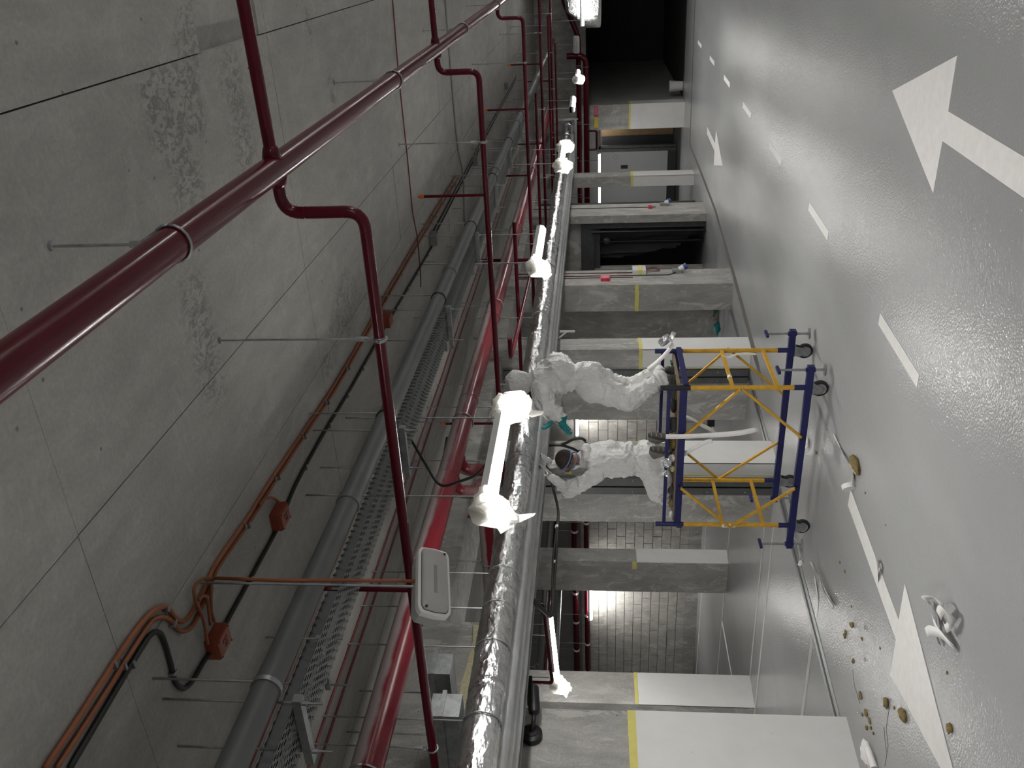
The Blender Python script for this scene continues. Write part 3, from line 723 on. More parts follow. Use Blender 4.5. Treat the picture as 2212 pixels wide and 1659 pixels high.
# foil pipes above the scaffold
def foil_tube(name, X, zf, r, label, y0, y1, mat, seed, wav=.006, n_=28, st=.12, crk=0.0):
    t = thing(name, label, 'pipe', (X, (y0+y1)/2, zf(10)), 'foil-wrapped pipes'); m = MB(); k = int((y1-y0)/st)
    for i in range(k+1):
        y = y0+(y1-y0)*i/k
        for j in range(n_):
            a = 2*math.pi*j/n_; ca, sa = math.cos(a), math.sin(a)
            rr = r+wav*noise.noise(Vector((ca*2, y*1.7, seed+sa*2)))+wav*.7*noise.noise(Vector((ca*5, y*5, seed+9)))
            if crk:
                g = max(0, .45+noise.noise(Vector((ca, y*.8, seed+sa+4))))
                v_ = Vector((ca*1.7, y*11, sa*1.7+seed)); rr += crk*g*((1-abs(noise.noise(v_)))**3-.5)+crk*.5*noise.noise(Vector((ca*4, y*24, sa*4)))
            m.v.append((X+rr*ca, y, zf(y)+rr*sa))
    for i in range(k):
        for j in range(n_): m.f.append((i*n_+j, i*n_+(j+1) % n_, (i+1)*n_+(j+1) % n_, (i+1)*n_+j))
    m.f += [tuple(range(n_)), tuple(range(k*n_, (k+1)*n_))]
    m.build('foil_jacket', mat, t, True); return t
zs = lambda Y: 2.932-.0035*(Y-3.5)
fs = foil_tube('foil_pipe', -4.5, zs, .122, 'thick pipe in crinkled aluminium foil, worked on by the two workers', 1.0, 23.55, 'foil', 1.0, .008, 48, .03, .010)
for Y in [1.2+.95*k for k in range(24)]:
    Y += random.uniform(-.15, .15)
    MB().lathe((-4.5, Y, zs(Y)), (0, 1, 0), [(.123, -.035), (.1275, -.03), (.1275, .03), (.123, .035)], 28).build('tape_band', 'foil', fs, True)
for k, (X, zz, r) in enumerate(((-4.735, 2.845, .072), (-4.93, 2.83, .07), (-5.12, 2.81, .068))):
    lab = ['slim foil-wrapped pipe next to the thick foil pipe', 'slim foil-wrapped pipe in the middle of the bundle', 'slim foil-wrapped pipe on the column side of the bundle'][k]
    foil_tube('foil_pipe', X, lambda Y, zz=zz: zz-.003*(Y-3.5), r, lab, -5.0, 23.4, 'foil_dull' if k != 2 else 'foil_dull', 5.0+k, .005, 24, .06, .004)
t = thing('pipe_support', 'galvanised strut frame under the end of the foil pipes', 'bracket', (-4.8, 23.5, 2.65))
MB().bar((-4.3, 23.45, 2.66), (-5.35, 23.45, 2.66), .05).build('strut', 'galvanised', t)
MB().bar((-4.3, 23.65, 3.02), (-5.35, 23.65, 3.02), .05).build('strut', 'galvanised', t)
for X in (-4.32, -5.33): MB().bar((X, 23.45, 2.6), (X, 23.45, ZCEIL), .04).build('post', 'galvanised', t)
for k, Y in enumerate((2.3, 3.9, 4.55, 4.95, 5.35, 7.0, 8.6, 10.5, 12.4, 14.3, 16.2, 18.1, 20, 21.9)):
    t = thing('pipe_hanger', 'thin threaded rod with a ring carrying the thick foil pipe', 'hanger', (-4.5, Y, zs(Y)+.12), 'hangers of the foil pipes')
    MB().cyl((-4.46, Y, zs(Y)+.11), (-4.46, Y, ZCEIL), .006, n=6).build('threaded_rod', 'galvanised', t)
    MB().ring((-4.5, Y, zs(Y)), (0, 1, 0), .128, .005, 24, 5).build('ring', 'galvanised', t, True)
# thin pipe beneath the bundle towards the columns
tag(MB().tube([(-5.33, -4, 2.78), (-5.33, 23, 2.72)], .02, 8).build('thin_conduit', 'grey_conduit', None, 'auto'), 'thin grey conduit along the column side of the foil bundle', 'conduit')

# smaller red pipes between, seen as thin lines in the distance
for k, (Y, z, xa, xb) in enumerate(((10.6, 3.2, -3.2, -5.4), (15.5, 3.18, -2.4, -5.5), (19.9, 3.15, -1.5, -5.5), (21.2, 3.06, -2.2, -5.6))):
    t = thing('thin_red_pipe', ['thin red pipe crossing above the second lamp', 'thin red pipe crossing above the film-swathed lamp', 'thin red pipe crossing above the fifth lamp', 'thin red pipe crossing low before the far red pipes'][k], 'pipe', ((xa+xb)/2, Y, z), 'thin red crossing pipes')
    MB().tube([(xa, Y, z), (xb, Y, z)], .025, 12).build('pipe_run', 'red_gloss', t, 'auto')
    for X in ((-3.74, -4.28), (-3.2, -4.3), (-1.7, -3.2), (-2.4, -3.2))[k]: MB().cyl((X, Y, z), (X, Y, ZCEIL), .006, n=6).build('hanger_rod', 'galvanised', t)
t = thing('small_red_pipe', 'small red pipe that drops beside the foil pipe past the second lamp', 'pipe', (-4.2, 10.5, 3.0))
MB().tube(path([(-3.9, 8.6, 3.12), (-4.15, 8.62, 3.12), (-4.15, 11.9, 3.06), (-4.15, 11.9, ZCEIL)], .06), .025, 12).build('pipe_run', 'red_gloss', t, 'auto')
# far red pipes under the beam before the passage
for k, (z, r, Y) in enumerate(((2.40, .085, 26.35), (2.62, .075, 26.7))):
    t = thing('far_red_pipe', ['thick red pipe along the far end, lower of a pair', 'thick red pipe along the far end, upper of a pair'][k], 'pipe', (-6, Y, z))
    pts = [(-11, Y, z), (-3.1 if k == 0 else -2.6, Y, z), (-3.1 if k == 0 else -2.0, Y, z+.55)] if k == 0 else [(-11, Y, z), (-2.6, Y, z), (-1.6, Y, 3.05), (3, Y, 3.05)]
    MB().tube(path(pts, .25, 8), r, 18).build('pipe_run', 'red_gloss', t, 'auto')
    for X in (-9, -7.2, -5.0, -3.4):
        MB().ring((X, Y, z), (1, 0, 0), r+.004, .008, 16, 6).build('clamp_ring', 'galvanised', t, True)
        MB().cyl((X, Y, z+r), (X, Y, ZCEIL), .007, n=6).build('hanger_rod', 'galvanised', t)
t = thing('red_drop_loop', 'small red pipe loop hanging under the far red pipes by the doorway', 'pipe', (-5.5, 26.3, 2.1))
MB().tube(path([(-5.2, 26.3, 2.35), (-5.2, 26.3, 2.1), (-5.75, 26.3, 2.1), (-5.75, 26.3, 2.33)], .06), .03, 10).build('pipe_run', 'red_gloss', t, 'auto')
# far foil duct
t = thing('foil_duct', 'large foil-wrapped duct with tapered end hanging before the dark passage', 'duct', (0, 25.6, 2.0))
m = MB(); secs = [(-2.28, 2.0, 2.42, 25.35, 25.9), (-2.2, 1.98, 2.5, 25.3, 26), (-1.85, 1.97, 2.92, 25.3, 26.1), (-1.4, 1.97, 2.98, 25.3, 26.1), (4, 1.97, 2.98, 25.3, 26.1)]
for x, za, zb, ya, yb in secs:
    for p in ((ya, za+.08), (ya+.08, za), (yb-.08, za), (yb, za+.08), (yb, zb-.08), (yb-.08, zb), (ya+.08, zb), (ya, zb-.08)): m.v.append((x, p[0], p[1]))
for i in range(len(secs)-1): m.f += [(i*8+j, i*8+(j+1) % 8, (i+1)*8+(j+1) % 8, (i+1)*8+j) for j in range(8)]
m.f += [tuple(range(8)), tuple(range(32, 40))]
m.build('jacket', 'foil', t, 'auto')
for X in (-1.2, 1.5): MB().cyl((X, 25.32, 2.9), (X, 25.32, ZCEIL), .008, n=6).build('hanger_rod', 'galvanised', t)

# ------------------------------------------------------------------ cables and boxes fixed to the ceiling
def ccable(name, px, r, mat, label, z=ZCEIL-.014, smooth=True, extra=None, n=8, clip=None, dip=None):
    pts = [onZ(x, y, z) for x, y in px]
    # Catmull-Rom through the traced points
    out = []
    for i in range(len(pts)-1):
        p0, p1, p2, p3 = pts[max(0, i-1)], pts[i], pts[i+1], pts[min(len(pts)-1, i+2)]
        for k in range(6):
            t_ = k/6; out.append(.5*((2*p1)+(p2-p0)*t_+(2*p0-5*p1+4*p2-p3)*t_*t_+(3*p1-p0-3*p2+p3)*t_**3))
    out.append(pts[-1])
    if dip:          # droops under the runs that it crosses
        for p in out: p.z -= dip[2]*max(0, min(1, (p.x-dip[0])/-.25+1 if p.x > dip[0] else 1, (dip[1]-p.x)/-.25+1 if p.x < dip[1] else 1))
    if extra: out += [Vector(e) for e in extra]
    t = thing(name, label, 'cable', out[len(out)//2])
    MB().tube(out, r, n).build('cable_sheath', mat, t, True)
    if clip:
        acc = 0
        for a, b in zip(out, out[1:]):
            acc += (b-a).length
            if acc > clip:
                acc = 0; d_ = (b-a).normalized(); sdv = Vector((-d_.y, d_.x, 0))
                MB().bar(b-sdv*(r+.004)+Vector((0, 0, -r-.003)), b+sdv*(r+.006)+Vector((0, 0, -r-.003)), .012, .006).bar(b+sdv*(r+.005)+Vector((0, 0, -r)), b+sdv*(r+.005)+Vector((0, 0, r+.004)), .012, .006).build('cable_clip', 'galvanised', t)
    return t
ccable('orange_cable', [(98, 1659), (180, 1535), (270, 1395), (318, 1332), (345, 1313), (362, 1314), (385, 1340), (403, 1338), (425, 1305), (450, 1252), (470, 1212), (535, 1118), (590, 1030), (660, 925), (720, 835), (790, 715), (822, 655), (900, 520), (985, 380)], .0105, 'orange_cable', 'orange conduit cable with a bend, outer of the pair on the ceiling', clip=.42)
ccable('orange_cable', [(122, 1659), (200, 1540), (290, 1398), (325, 1345), (345, 1334), (365, 1338), (388, 1362), (405, 1360), (420, 1345), (445, 1290), (462, 1245), (480, 1212), (545, 1118), (600, 1030), (668, 925), (728, 835), (796, 715), (830, 655), (908, 520), (990, 385)], .0105, 'orange_cable', 'orange conduit cable with a bend, inner of the pair on the ceiling', clip=.42)
ccable('black_cable', [(151, 1659), (226, 1532), (305, 1399), (326, 1371), (340, 1365), (352, 1378), (368, 1430), (378, 1470), (395, 1487), (415, 1472), (440, 1430), (452, 1412), (470, 1380), (500, 1325), (560, 1215), (605, 1130), (640, 1045), (700, 935), (760, 835), (830, 710), (900, 590), (938, 524)], .0115, 'black_rubber', 'black cable looping down beside the orange pair on the ceiling', clip=.45)
ccable('orange_feed_cable', [(448, 1392), (440, 1340), (422, 1295), (420, 1270), (436, 1252), (460, 1249)], .008, 'orange_cable', 'thin orange cable from the marked box down to the unlit bulkhead light', z=ZCEIL-.0345, extra=[(cb.x-.02, cb.y+.02, 3.90), (cb.x-.02, cb.y+.012, 3.6), (cb.x-.015, cb.y+.015, 3.3), (cb.x-.012, cb.y+.014, cb.z+.06)])
ccable('orange_box_lead', [(455, 1350), (450, 1310), (446, 1290), (437, 1288), (428, 1296)], .008, 'orange_cable', 'short orange lead from the marked box to the cable pair', z=ZCEIL-.0345)
ccable('orange_box_lead', [(463, 1342), (457, 1320), (456, 1280), (459, 1250)], .008, 'orange_cable', 'second short orange lead above the marked box', z=ZCEIL-.0345)
ccable('orange_box_lead', [(603, 1085), (590, 1075), (572, 1078), (560, 1090)], .008, 'orange_cable', 'curled orange lead at the middle orange box', z=ZCEIL-.0345)
ccable('dark_red_cable', [(848, 0), (862, 170), (880, 340), (893, 480), (905, 620)], .006, 'dark_red_cable', 'thin dark red cable crossing the ceiling between the sprinkler branches', dip=(-2.6, -3.0, .028))
ccable('grey_conduit', [(962, 0), (978, 200), (990, 330), (1008, 515)], .011, 'grey_conduit', 'thin grey conduit crossing the ceiling past the second sprinkler branch', dip=(-2.7, -3.0, .034))
for k in range(4):
    X = (-4.49, -4.66, -3.72, -3.82)[k]
    t = thing('dark_red_cable', ['dark red cable on the ceiling over the foil pipe', 'second dark red cable on the ceiling over the foil pipe', 'dark red cable on the ceiling over the dusty main', 'second dark red cable on the ceiling over the dusty main'][k], 'cable', (X, 9, 3.93))
    MB().tube([(wob((X, y*.8, 0), .9, .03).x, y*.8, ZCEIL-.0125) for y in range(-5, 26)], .009, 6).build('cable_sheath', 'dark_red_cable', t, True)
def obox(px, label, sz=(.105, .13, .07), mark=False):
    c = onZ(px[0], px[1], ZCEIL-.04); t = thing('junction_box', label, 'junction box', (c.x, c.y, ZCEIL), 'orange junction boxes')
    sx, sy, sz_ = sz; z1, z0 = ZCEIL, ZCEIL-sz_
    m = MB(); b = .006
    for z, s_ in ((z1, 0), (z0+.02, 0), (z0+.004, .002), (z0, .008)):
        m.v += [(c.x-sx/2+s_, c.y-sy/2+s_, z), (c.x+sx/2-s_, c.y-sy/2+s_, z), (c.x+sx/2-s_, c.y+sy/2-s_, z), (c.x-sx/2+s_, c.y+sy/2-s_, z)]
    for i in range(3): m.f += [(i*4+j, i*4+(j+1) % 4, i*4+4+(j+1) % 4, i*4+4+j) for j in range(4)]
    m.f += [(3, 2, 1, 0), (12, 13, 14, 15)]; m.build('box', 'orange_box', t)
    MB().box((c.x-sx/2-.002, c.y-sy/2-.002, z0+.016), (c.x+sx/2+.002, c.y+sy/2+.002, z0+.02)).build('lid_seam', 'orange_cable', t)
    for x, y in ((-1, -1), (1, -1), (-1, 1), (1, 1)): MB().cyl((c.x+x*sx*.41, c.y+y*sy*.42, z0-.0015), (c.x+x*sx*.41, c.y+y*sy*.42, z0+.01), .005, n=8).build('screw', 'black_rubber', t)
    if mark:
        cu = bpy.data.curves.new('marking', 'FONT'); cu.body = mark; cu.size = .03; cu.align_x = 'CENTER'; cu.align_y = 'CENTER'; cu.extrude = .0005; cu.space_line = .9
        o = bpy.data.objects.new('marking', cu); COL.objects.link(o)
        dg = bpy.context.evaluated_depsgraph_get(); me = bpy.data.meshes.new_from_object(o.evaluated_get(dg)); bpy.data.objects.remove(o)
        M = Matrix.Translation((c.x, c.y, z0-.001)) @ Matrix.Rotation(math.pi, 4, 'X') @ Matrix.Rotation(-math.pi/2, 4, 'Z')
        me.transform(M); link('marking', me, 'black_rubber', t)
    return t
obox((474, 1385), 'orange junction box with black handwriting where the cables bend', mark='KC1\n-02')
obox((607, 1115), 'orange junction box between the marked box and the branch pipe', mark='KC1\n-03')
obox((838, 690), 'orange junction box half hidden behind the nearest sprinkler branch')
for k, (x, y) in enumerate(((945, 515), (1033, 358), (1098, 185))):
    c = onZ(x, y, 3.9); c.x = (c.x, -2.9, c.x)[k]; t = thing('grey_box', ['grey junction box on the ceiling, first along the twin black cables', 'grey junction box on the ceiling, second along the twin black cables', 'grey junction box on the ceiling, last along the twin black cables'][k], 'junction box', (c.x, c.y, ZCEIL))
    MB().box((c.x-.06, c.y-.08, ZCEIL-.08), (c.x+.06, c.y+.08, ZCEIL)).build('box', 'grey_conduit', t)
    MB().box((c.x-.05, c.y-.07, ZCEIL-.085), (c.x+.05, c.y+.07, ZCEIL-.08)).build('lid', 'grey_conduit', t)
for k, s_ in enumerate((-.03, .03)):
    tag(MB().tube([(-2.88+s_+wob((s_, y, 0), 1.1, .016).x-s_, y, ZCEIL-.012) for y in [9.08]+list(range(10, 22))], .009, 6).build('twin_black_cable', 'black_rubber', None, True), ['black ceiling cable linking the grey boxes, nearer the sprinkler main', 'black ceiling cable linking the grey boxes, nearer the foil pipe'][1-k], 'cable')

# ------------------------------------------------------------------ behind the foil pipes
for k, (Y, z) in enumerate(((4.62, 3.34), (4.24, 3.22))):
    t = thing('sheet_duct', ['sheet metal duct stub behind the foil pipe, farther of two', 'sheet metal duct stub behind the foil pipe, nearer of two'][k], 'duct', (-5.2, Y, z))
    MB().box((-5.74, Y-.1, z-.09), (-4.7, Y+.1, z+.12)).build('casing', 'galvanised', t)
    MB().box((-5.74, Y-.115, z+.02), (-4.68, Y+.115, z+.05)).build('flange', 'galvanised', t)
    MB().cyl((-5.0, Y, z+.12), (-5.0, Y, ZCEIL), .006, n=6).build('hanger_rod', 'galvanised', t)
m = MB()
for i in range(13):
    y = 4.9+i*.1; w_ = .05+.02*noise.noise(Vector((y*4, 0, 0)))+.02*math.sin(i*.5)
    m.v += [(-5.752, y, 3.30+w_), (-5.752, y, 3.30-w_*1.2), (-5.70, y, 3.30+w_*.8), (-5.70, y, 3.30-w_)]
for i in range(12):
    a = 4*i; b = a+4; m.f += [(a, b, b+2, a+2), (a+2, b+2, b+3, a+3), (a+3, b+3, b+1, a+1), (a+1, b+1, b, a)]
m.f += [(0, 2, 3, 1), (48, 49, 51, 50)]
struct(MB().box((-6.55, -5, 3.1), (-5.76, 6.2, 3.63)).build('trim_8', 'concrete'))
tag(m.build('insulation_strip', 'pale_wool'), 'ragged strip of pale mineral wool on the concrete edge behind the foil pipe', 'insulation')
t = thing('hanging_black_cable', 'black cable drooping from the ceiling towards the torn-film tube light', 'cable', (-3.5, 5.4, 3.5))
MB().tube(path([(-3.62, 6.0, 3.7), (-3.62, 5.3, 3.35), (-3.3, 5.0, 3.0), (-3.1, 4.9, 2.9)], .15), .011, 8).build('cable_sheath', 'black_rubber', t, True)
tag(MB().tube(path([(-4.2, 3.0, 3.55), (-4.22, 4.2, 3.5), (-4.25, 4.9, 3.3), (-4.2, 5.6, 3.5), (-4.2, 7, 3.6)], .25), .012, 8).build('sagging_cable', 'black_rubber', None, True), 'black cable sagging between the dusty main and the foil pipe', 'cable')
# parking bay services
for k, (z, r, mat, yp) in enumerate(((2.68, .075, 'red_gloss', 16.51), (2.40, .062, 'red_gloss', 16.35))):
    t = thing('strapped_red_pipe', ['red pipe with white straps along the block wall, upper of two', 'red pipe with white straps along the block wall, lower of two'][k], 'pipe', (-12, yp, z))
    MB().tube([(XL, yp, z), (-11.6, yp, z)], r, 16).build('pipe_run', mat, t, 'auto')
    for i in range(6):
        X = -17.1+i*.93+.36*k
        MB().lathe((X, yp, z), (1, 0, 0), [(r+.002, -.03), (r+.004, -.03), (r+.004, .03), (r+.002, .03)], 16).build('white_strap', 'paper_white', t)
        if i % 2: MB().cyl((X, yp, z+r), (X, yp, ZCEIL), .007, n=6).build('hanger_rod', 'galvanised', t)
t = thing('bent_red_pipe', 'thin bent red sprinkler pipe beside the bay luminaire', 'pipe', (-8, 8.3, 2.9))
MB().tube(path([(-8, 8.97, 3.2), (-8, 8.97, 2.9), (-8, 7.6, 2.72), (-8, 7.6, 3.1)], .05), .022, 10).build('pipe_run', 'red_gloss', t, 'auto')
MB().cyl((-8, 8.4, 2.83), (-8, 8.4, ZCEIL), .006, n=6).build('hanger_rod', 'galvanised', t)
for k, (X, z, r, mat, lab) in enumerate(((-11.2, 3.2, .055, 'grey_plastic', 'grey drain pipe under the bay ceiling'), (-11.9, 3.15, .03, 'red_gloss', 'thin red pipe beside the grey bay pipe'), (-12.15, 3.15, .03, 'paper_white', 'thin white pipe beside the red bay pipe'))):
    t = thing('bay_pipe', lab, 'pipe', (X, 11, z)); MB().tube([(X, 2, z), (X, 16.5, z-.05)], r, 14).build('pipe_run', mat, t, 'auto')
    for Y in (6, 8.5, 11, 13.5):
        MB().ring((X, Y, z), (0, 1, 0), r+.005, .006, 14, 5).build('clamp_ring', 'galvanised', t); MB().cyl((X, Y, z+r), (X, Y, ZCEIL), .006, n=6).build('hanger_rod', 'galvanised', t)
t = thing('bay_cable_tray', 'galvanised cable tray under the bay ceiling beyond the pipes', 'cable tray', (-13, 10, 2.95))
MB().box((-13.2, 2, 2.95), (-12.9, 16.5, 2.96)).box((-13.2, 2, 2.95), (-13.19, 16.5, 3.03)).build('tray_sheet', 'galvanised', t)
for Y in (6, 9, 12, 15):
    for X in (-13.18, -12.92): MB().cyl((X, Y, 2.95), (X, Y, ZCEIL), .006, n=6).build('threaded_rod', 'galvanised', t)
# black cables looping along the piers next to the foil bundle
t = thing('looped_cable', 'bundle of black cables looping off the foil pipes by the free-standing column', 'cable', (-5.75, 6.9, 2.7))
for q in (0, .03):
    MB().tube(path([(-5.192, 5.9+q, 2.775), (-5.62, 6.1+q, 2.6), (-5.68, 7.05, 2.6+q), (-5.68, 7.9, 2.6), (-5.192, 8.3+q, 2.765)], .12), .014, 8).build('cable_sheath', 'black_rubber', t, True)
for Y in (6.4, 7.0, 7.6): MB().cyl((-5.68, Y-.02, 2.61), (-5.68, Y+.02, 2.61), .02, n=8).build('white_tie', 'paper_white', t)
# security camera on the broad pier
t = thing('security_camera', 'black bullet security camera with hooded lens on a round base', 'camera', (-5.78, 4.9, 2.74))
MB().lathe((-5.775, 4.91, 2.72), (1, 0, 0), [(.088, 0), (.09, .02), (.088, .05), (.075, .058), (.055, .062), (.05, .07), (.0, .072)], 24).build('base', 'black_metal', t, 'auto')
MB().tube(path([(-5.71, 4.91, 2.72), (-5.64, 4.95, 2.70), (-5.62, 5.02, 2.70)], .03), .019, 10).build('arm', 'black_metal', t, True)
a_ = Vector((.25, .95, .1)).normalized(); c_ = Vector((-5.62, 5.03, 2.70))
MB().lathe(c_, a_, [(.02, -.03), (.045, -.01), (.05, .02), (.05, .2), (.046, .215), (.04, .215), (.038, .205)], 18).build('body', 'black_metal', t, 'auto')
m = MB(); k = 9
for i in range(2):
    for j in range(k+1):
        an = math.pi*j/k; x = Vector((a_.y, -a_.x, 0)).normalized(); y = x.cross(a_); y = y if y.z > 0 else -y
        m.v.append(tuple(c_+a_*(.06+i*.23)+(x*math.cos(an)+y*math.sin(an))*.056))
m.f += [(j, j+1, k+2+j, k+1+j) for j in range(k)]; m.build('sun_hood', 'black_metal', t, True)
MB().tube([(-5.77, 4.91, 2.8), (-5.76, 4.85, 2.95), (-5.76, 4.85, 3.1)], .008, 6).build('cable', 'black_rubber', t)

# fittings on the piers
Xp = -5.55
t = thing('junction_box', 'white junction box wrapped with yellow tape on the raw concrete pier', 'junction box', (Xp, 15.15, 1.36)); MB().box((Xp, 14.98, 1.26), (Xp+.09, 15.24, 1.5)).build('box', 'white_plastic', t); MB().box((Xp, 14.975, 1.33), (Xp+.093, 15.245, 1.4)).build('tape_wrap', 'yellow_tape', t)
for k in range(4): MB().tube([wob((Xp+.05, 15.0+.06*k, 1.26), 3, .01), wob((Xp+.06, 15.02+.06*k, 1.12), 5, .03), wob((Xp+.04, 15.05+.05*k, 1.02), 6, .04)], .006, 6).build('wire_end', 'dark_red_cable', t)
t = thing('call_point', 'red fire alarm call point on the raw concrete pier', 'alarm box', (Xp, 14.78, 1.98)); MB().box((Xp, 14.68, 1.92), (Xp+.06, 14.84, 2.08)).build('case', 'red_sign', t); MB().box((Xp+.06, 14.71, 1.95), (Xp+.063, 14.81, 2.04)).build('face_print', 'pink_sign', t)
def socket(c, lab):
    c = Vector(c); t = thing('industrial_socket', lab, 'socket', c)
    a = Vector((.45, .1, -.88)).normalized()
    MB().cbox(c+Vector((.03, 0, .1)), (.06, .12, .16)).build('back_box', 'grey_conduit', t)
    MB().lathe(c+Vector((.05, 0, .06)), a, [(.05, 0), (.052, .09), (.045, .1)], 14).build('sleeve', 'white_plastic', t, 'auto')
    MB().lathe(c+Vector((.05, 0, .06))+a*.09, a, [(.056, 0), (.056, .06), (.03, .065)], 14).build('lid', 'socket_blue', t, 'auto')
    return t
socket((Xp, 15.1, .6), 'blue-lidded industrial socket on the raw concrete pier')
socket((-5.8, 20.35, .46), 'blue-lidded industrial socket on the slim pilaster')
for k, (Y, z0, mat, lab) in enumerate(((14.95, .72, 'black_rubber', 'black cable down to the socket on the raw concrete pier'), (15.1, 1.48, 'dark_red_cable', 'dark red cable above the white junction box'), (14.86, 1.5, 'dark_red_cable', 'dark red cable beside the call point'))):
    t = thing('surface_cable', lab, 'cable', (Xp, Y, 2)); MB().tube([wob((Xp+.008, Y, z0+(3.62-z0)*i/8), 2, .004) for i in range(9)][(0 if k else 1):] if k else [(Xp+.02, 15.05, .72)]+[(Xp+.009, Y, .85+(3.62-.85)*i/8) for i in range(9)], .009, 6).build('cable_sheath', mat, t, True)
t = thing('surface_cable', 'black cable down to the socket on the slim pilaster', 'cable', (-5.8, 20.2, 2)); MB().tube([wob((-5.792, 20.2, .75+2.87*i/8), 2, .004) for i in range(9)]+[], .009, 6).build('cable_sheath', 'black_rubber', t, True)
MB().box((-5.8, 20.08, .84), (-5.75, 20.22, .92)).build('red_connector', 'red_sign', t)
for k, (xa, xb, mat, lab) in enumerate(((-4.62, -4.88, 'pink_sign', 'small pink sign with white marks hung by the passage column'), (-4.92, -5.24, 'yellow_sign', 'small yellow sign with white marks hung by the passage column'))):
    t = thing('hanging_sign', lab, 'sign', ((xa+xb)/2, 26.98, 2.1)); MB().box((xa, 26.96, 2.05), (xb, 26.99, 2.17)).build('plate', mat, t)
    for i in range(3): MB().bar((xa+(xb-xa)*(.2+.25*i), 26.957, 2.075), (xa+(xb-xa)*(.3+.25*i), 26.957, 2.145), .014, .004).build('printed_mark', 'paper_white', t)
    for x in (xa+.02*(-1), xb+.02): MB().cyl((x, 26.975, 2.17), (x, 26.975, ZCEIL), .004, n=5).build('hanger_wire', 'galvanised', t)

# white pipe bracket by the set-back stub, half hidden behind the foil pipes
p = onY(1214, 716, 11.6); t = thing('pipe_bracket', 'white angle bracket sticking out under the foil pipes past the standing worker', 'bracket', p)
MB().bar((p.x, p.y, 2.48), (p.x, p.y, 2.70), .03, .012).build('plate', 'white_plastic', t)
MB().bar((p.x, p.y, 2.60), (-5.25, p.y, 2.71), .02, .02).build('arm', 'white_plastic', t)
MB().bar((-5.25, p.y, 2.70), (-5.25, p.y, ZCEIL), .02, .02).build('drop', 'galvanised', t)

# ================================================================== SCAFFOLD
XSR, XSL, YSN, YSF = -3.78, -5.33, 7.2, 8.0
sc = thing('rolling_scaffold', 'low yellow and blue rolling scaffold on four casters under the foil pipe', 'scaffold', ((XSR+XSL)/2, (YSN+YSF)/2, fz(7.6)))
ZBM = .252
for Y in (YSN, YSF):
    bm_ = MB().bar((-3.56, Y, ZBM), (-5.60, Y, ZBM), .05, .06).build('base_beam', 'blue_paint', sc)
    for X in (-3.60, -5.56):
        f = fz(Y); j_ = MB().cyl((X, Y, f+.055), (X, Y, f+.46), .011, n=10).build('jack_screw', 'galvanised', sc, 'auto')
        MB().cyl((X, Y-.0, f+.05), (X, Y, f+.056), .055, n=20).build('foot_plate', 'galvanised', j_)
        MB().bar((X, Y-.065, f+.465), (X, Y+.065, f+.465), .026).build('tee_handle', 'blue_paint', j_)
        MB().cyl((X, Y, ZBM-.04), (X, Y, ZBM+.045), .022, n=10).build('screw_sleeve', 'blue_paint', j_)
    for X, sg in ((XSR, 1), (XSL, 1)):
        f = fz(Y); R = .078; cx = X+.012; c = Vector((cx-.02, Y, f+R))
        ca = MB().box((X-.055, Y-.045, ZBM-.042), (X+.055, Y+.045, ZBM-.03)).build('caster_plate', 'galvanised', sc)
        MB().lathe((cx-.02, Y-.02, f+R), (0, 1, 0), [(.05, 0), (R*.9, .0), (R, .01), (R, .03), (R*.9, .04), (.05, .04)], 28).build('tyre', 'black_rubber', ca, 'auto')
        MB().lathe((cx-.02, Y-.024, f+R), (0, 1, 0), [(.018, 0), (.02, .002), (.048, .004), (.052, .0), (.054, .0), (.054, .048), (.048, .044), (.02, .048)], 24).build('rim', 'galvanised', ca, 'auto')
        for s_ in (-1, 1):
            m = MB(); y0 = Y+s_*.03
            P = [(X-.05, ZBM-.042), (X+.05, ZBM-.042), (X+.035, f+R+.02), (cx-.01, f+R-.018), (cx-.04, f+R-.01), (X-.06, ZBM-.075)]
            m.v += [(x, y0-.002, z) for x, z in P]+[(x, y0+.002, z) for x, z in P]; k = len(P)
            m.f += [tuple(range(k)), tuple(reversed(range(k, 2*k)))]+[(i, (i+1) % k, k+(i+1) % k, k+i) for i in range(k)]
            m.build('fork', 'galvanised', ca)
        MB().cyl((cx-.02, Y-.04, f+R), (cx-.02, Y+.04, f+R), .009, n=8).build('axle', 'galvanised', ca)
        MB().bar((X-.06, Y, ZBM-.06), (X-.085, Y, f+R+.01), .03, .006).build('brake_pedal', 'galvanised', ca)
ZT = 1.375
for X in (XSR, XSL):
    for Y in (YSN, YSF):
        u_ = MB().cyl((X, Y, ZBM+.03), (X, Y, ZT-.04), .0215, n=14).build('upright', 'yellow_paint', sc, 'auto')
        MB().cyl((X, Y, ZBM+.02), (X, Y, ZBM+.13), .025, n=14).build('foot_sleeve', 'blue_paint', u_, 'auto')
        top = 'black_metal' if (X, Y) == (XSR, YSN) else 'blue_paint'
        MB().cyl((X, Y, ZT-.06), (X, Y, ZT+.215), .025, n=14).build('top_sleeve', top, u_, 'auto')
    for z in (.93, .525): MB().bar((X, YSN, z), (X, YSF, z), .03).build('rung', 'yellow_paint', sc)
    MB().bar((X+(.03 if X == XSR else -.03), YSN, ZT-.02), (X+(.03 if X == XSR else -.03), YSF, ZT-.02), .03, .05).build('deck_cross_beam', 'blue_paint', sc)
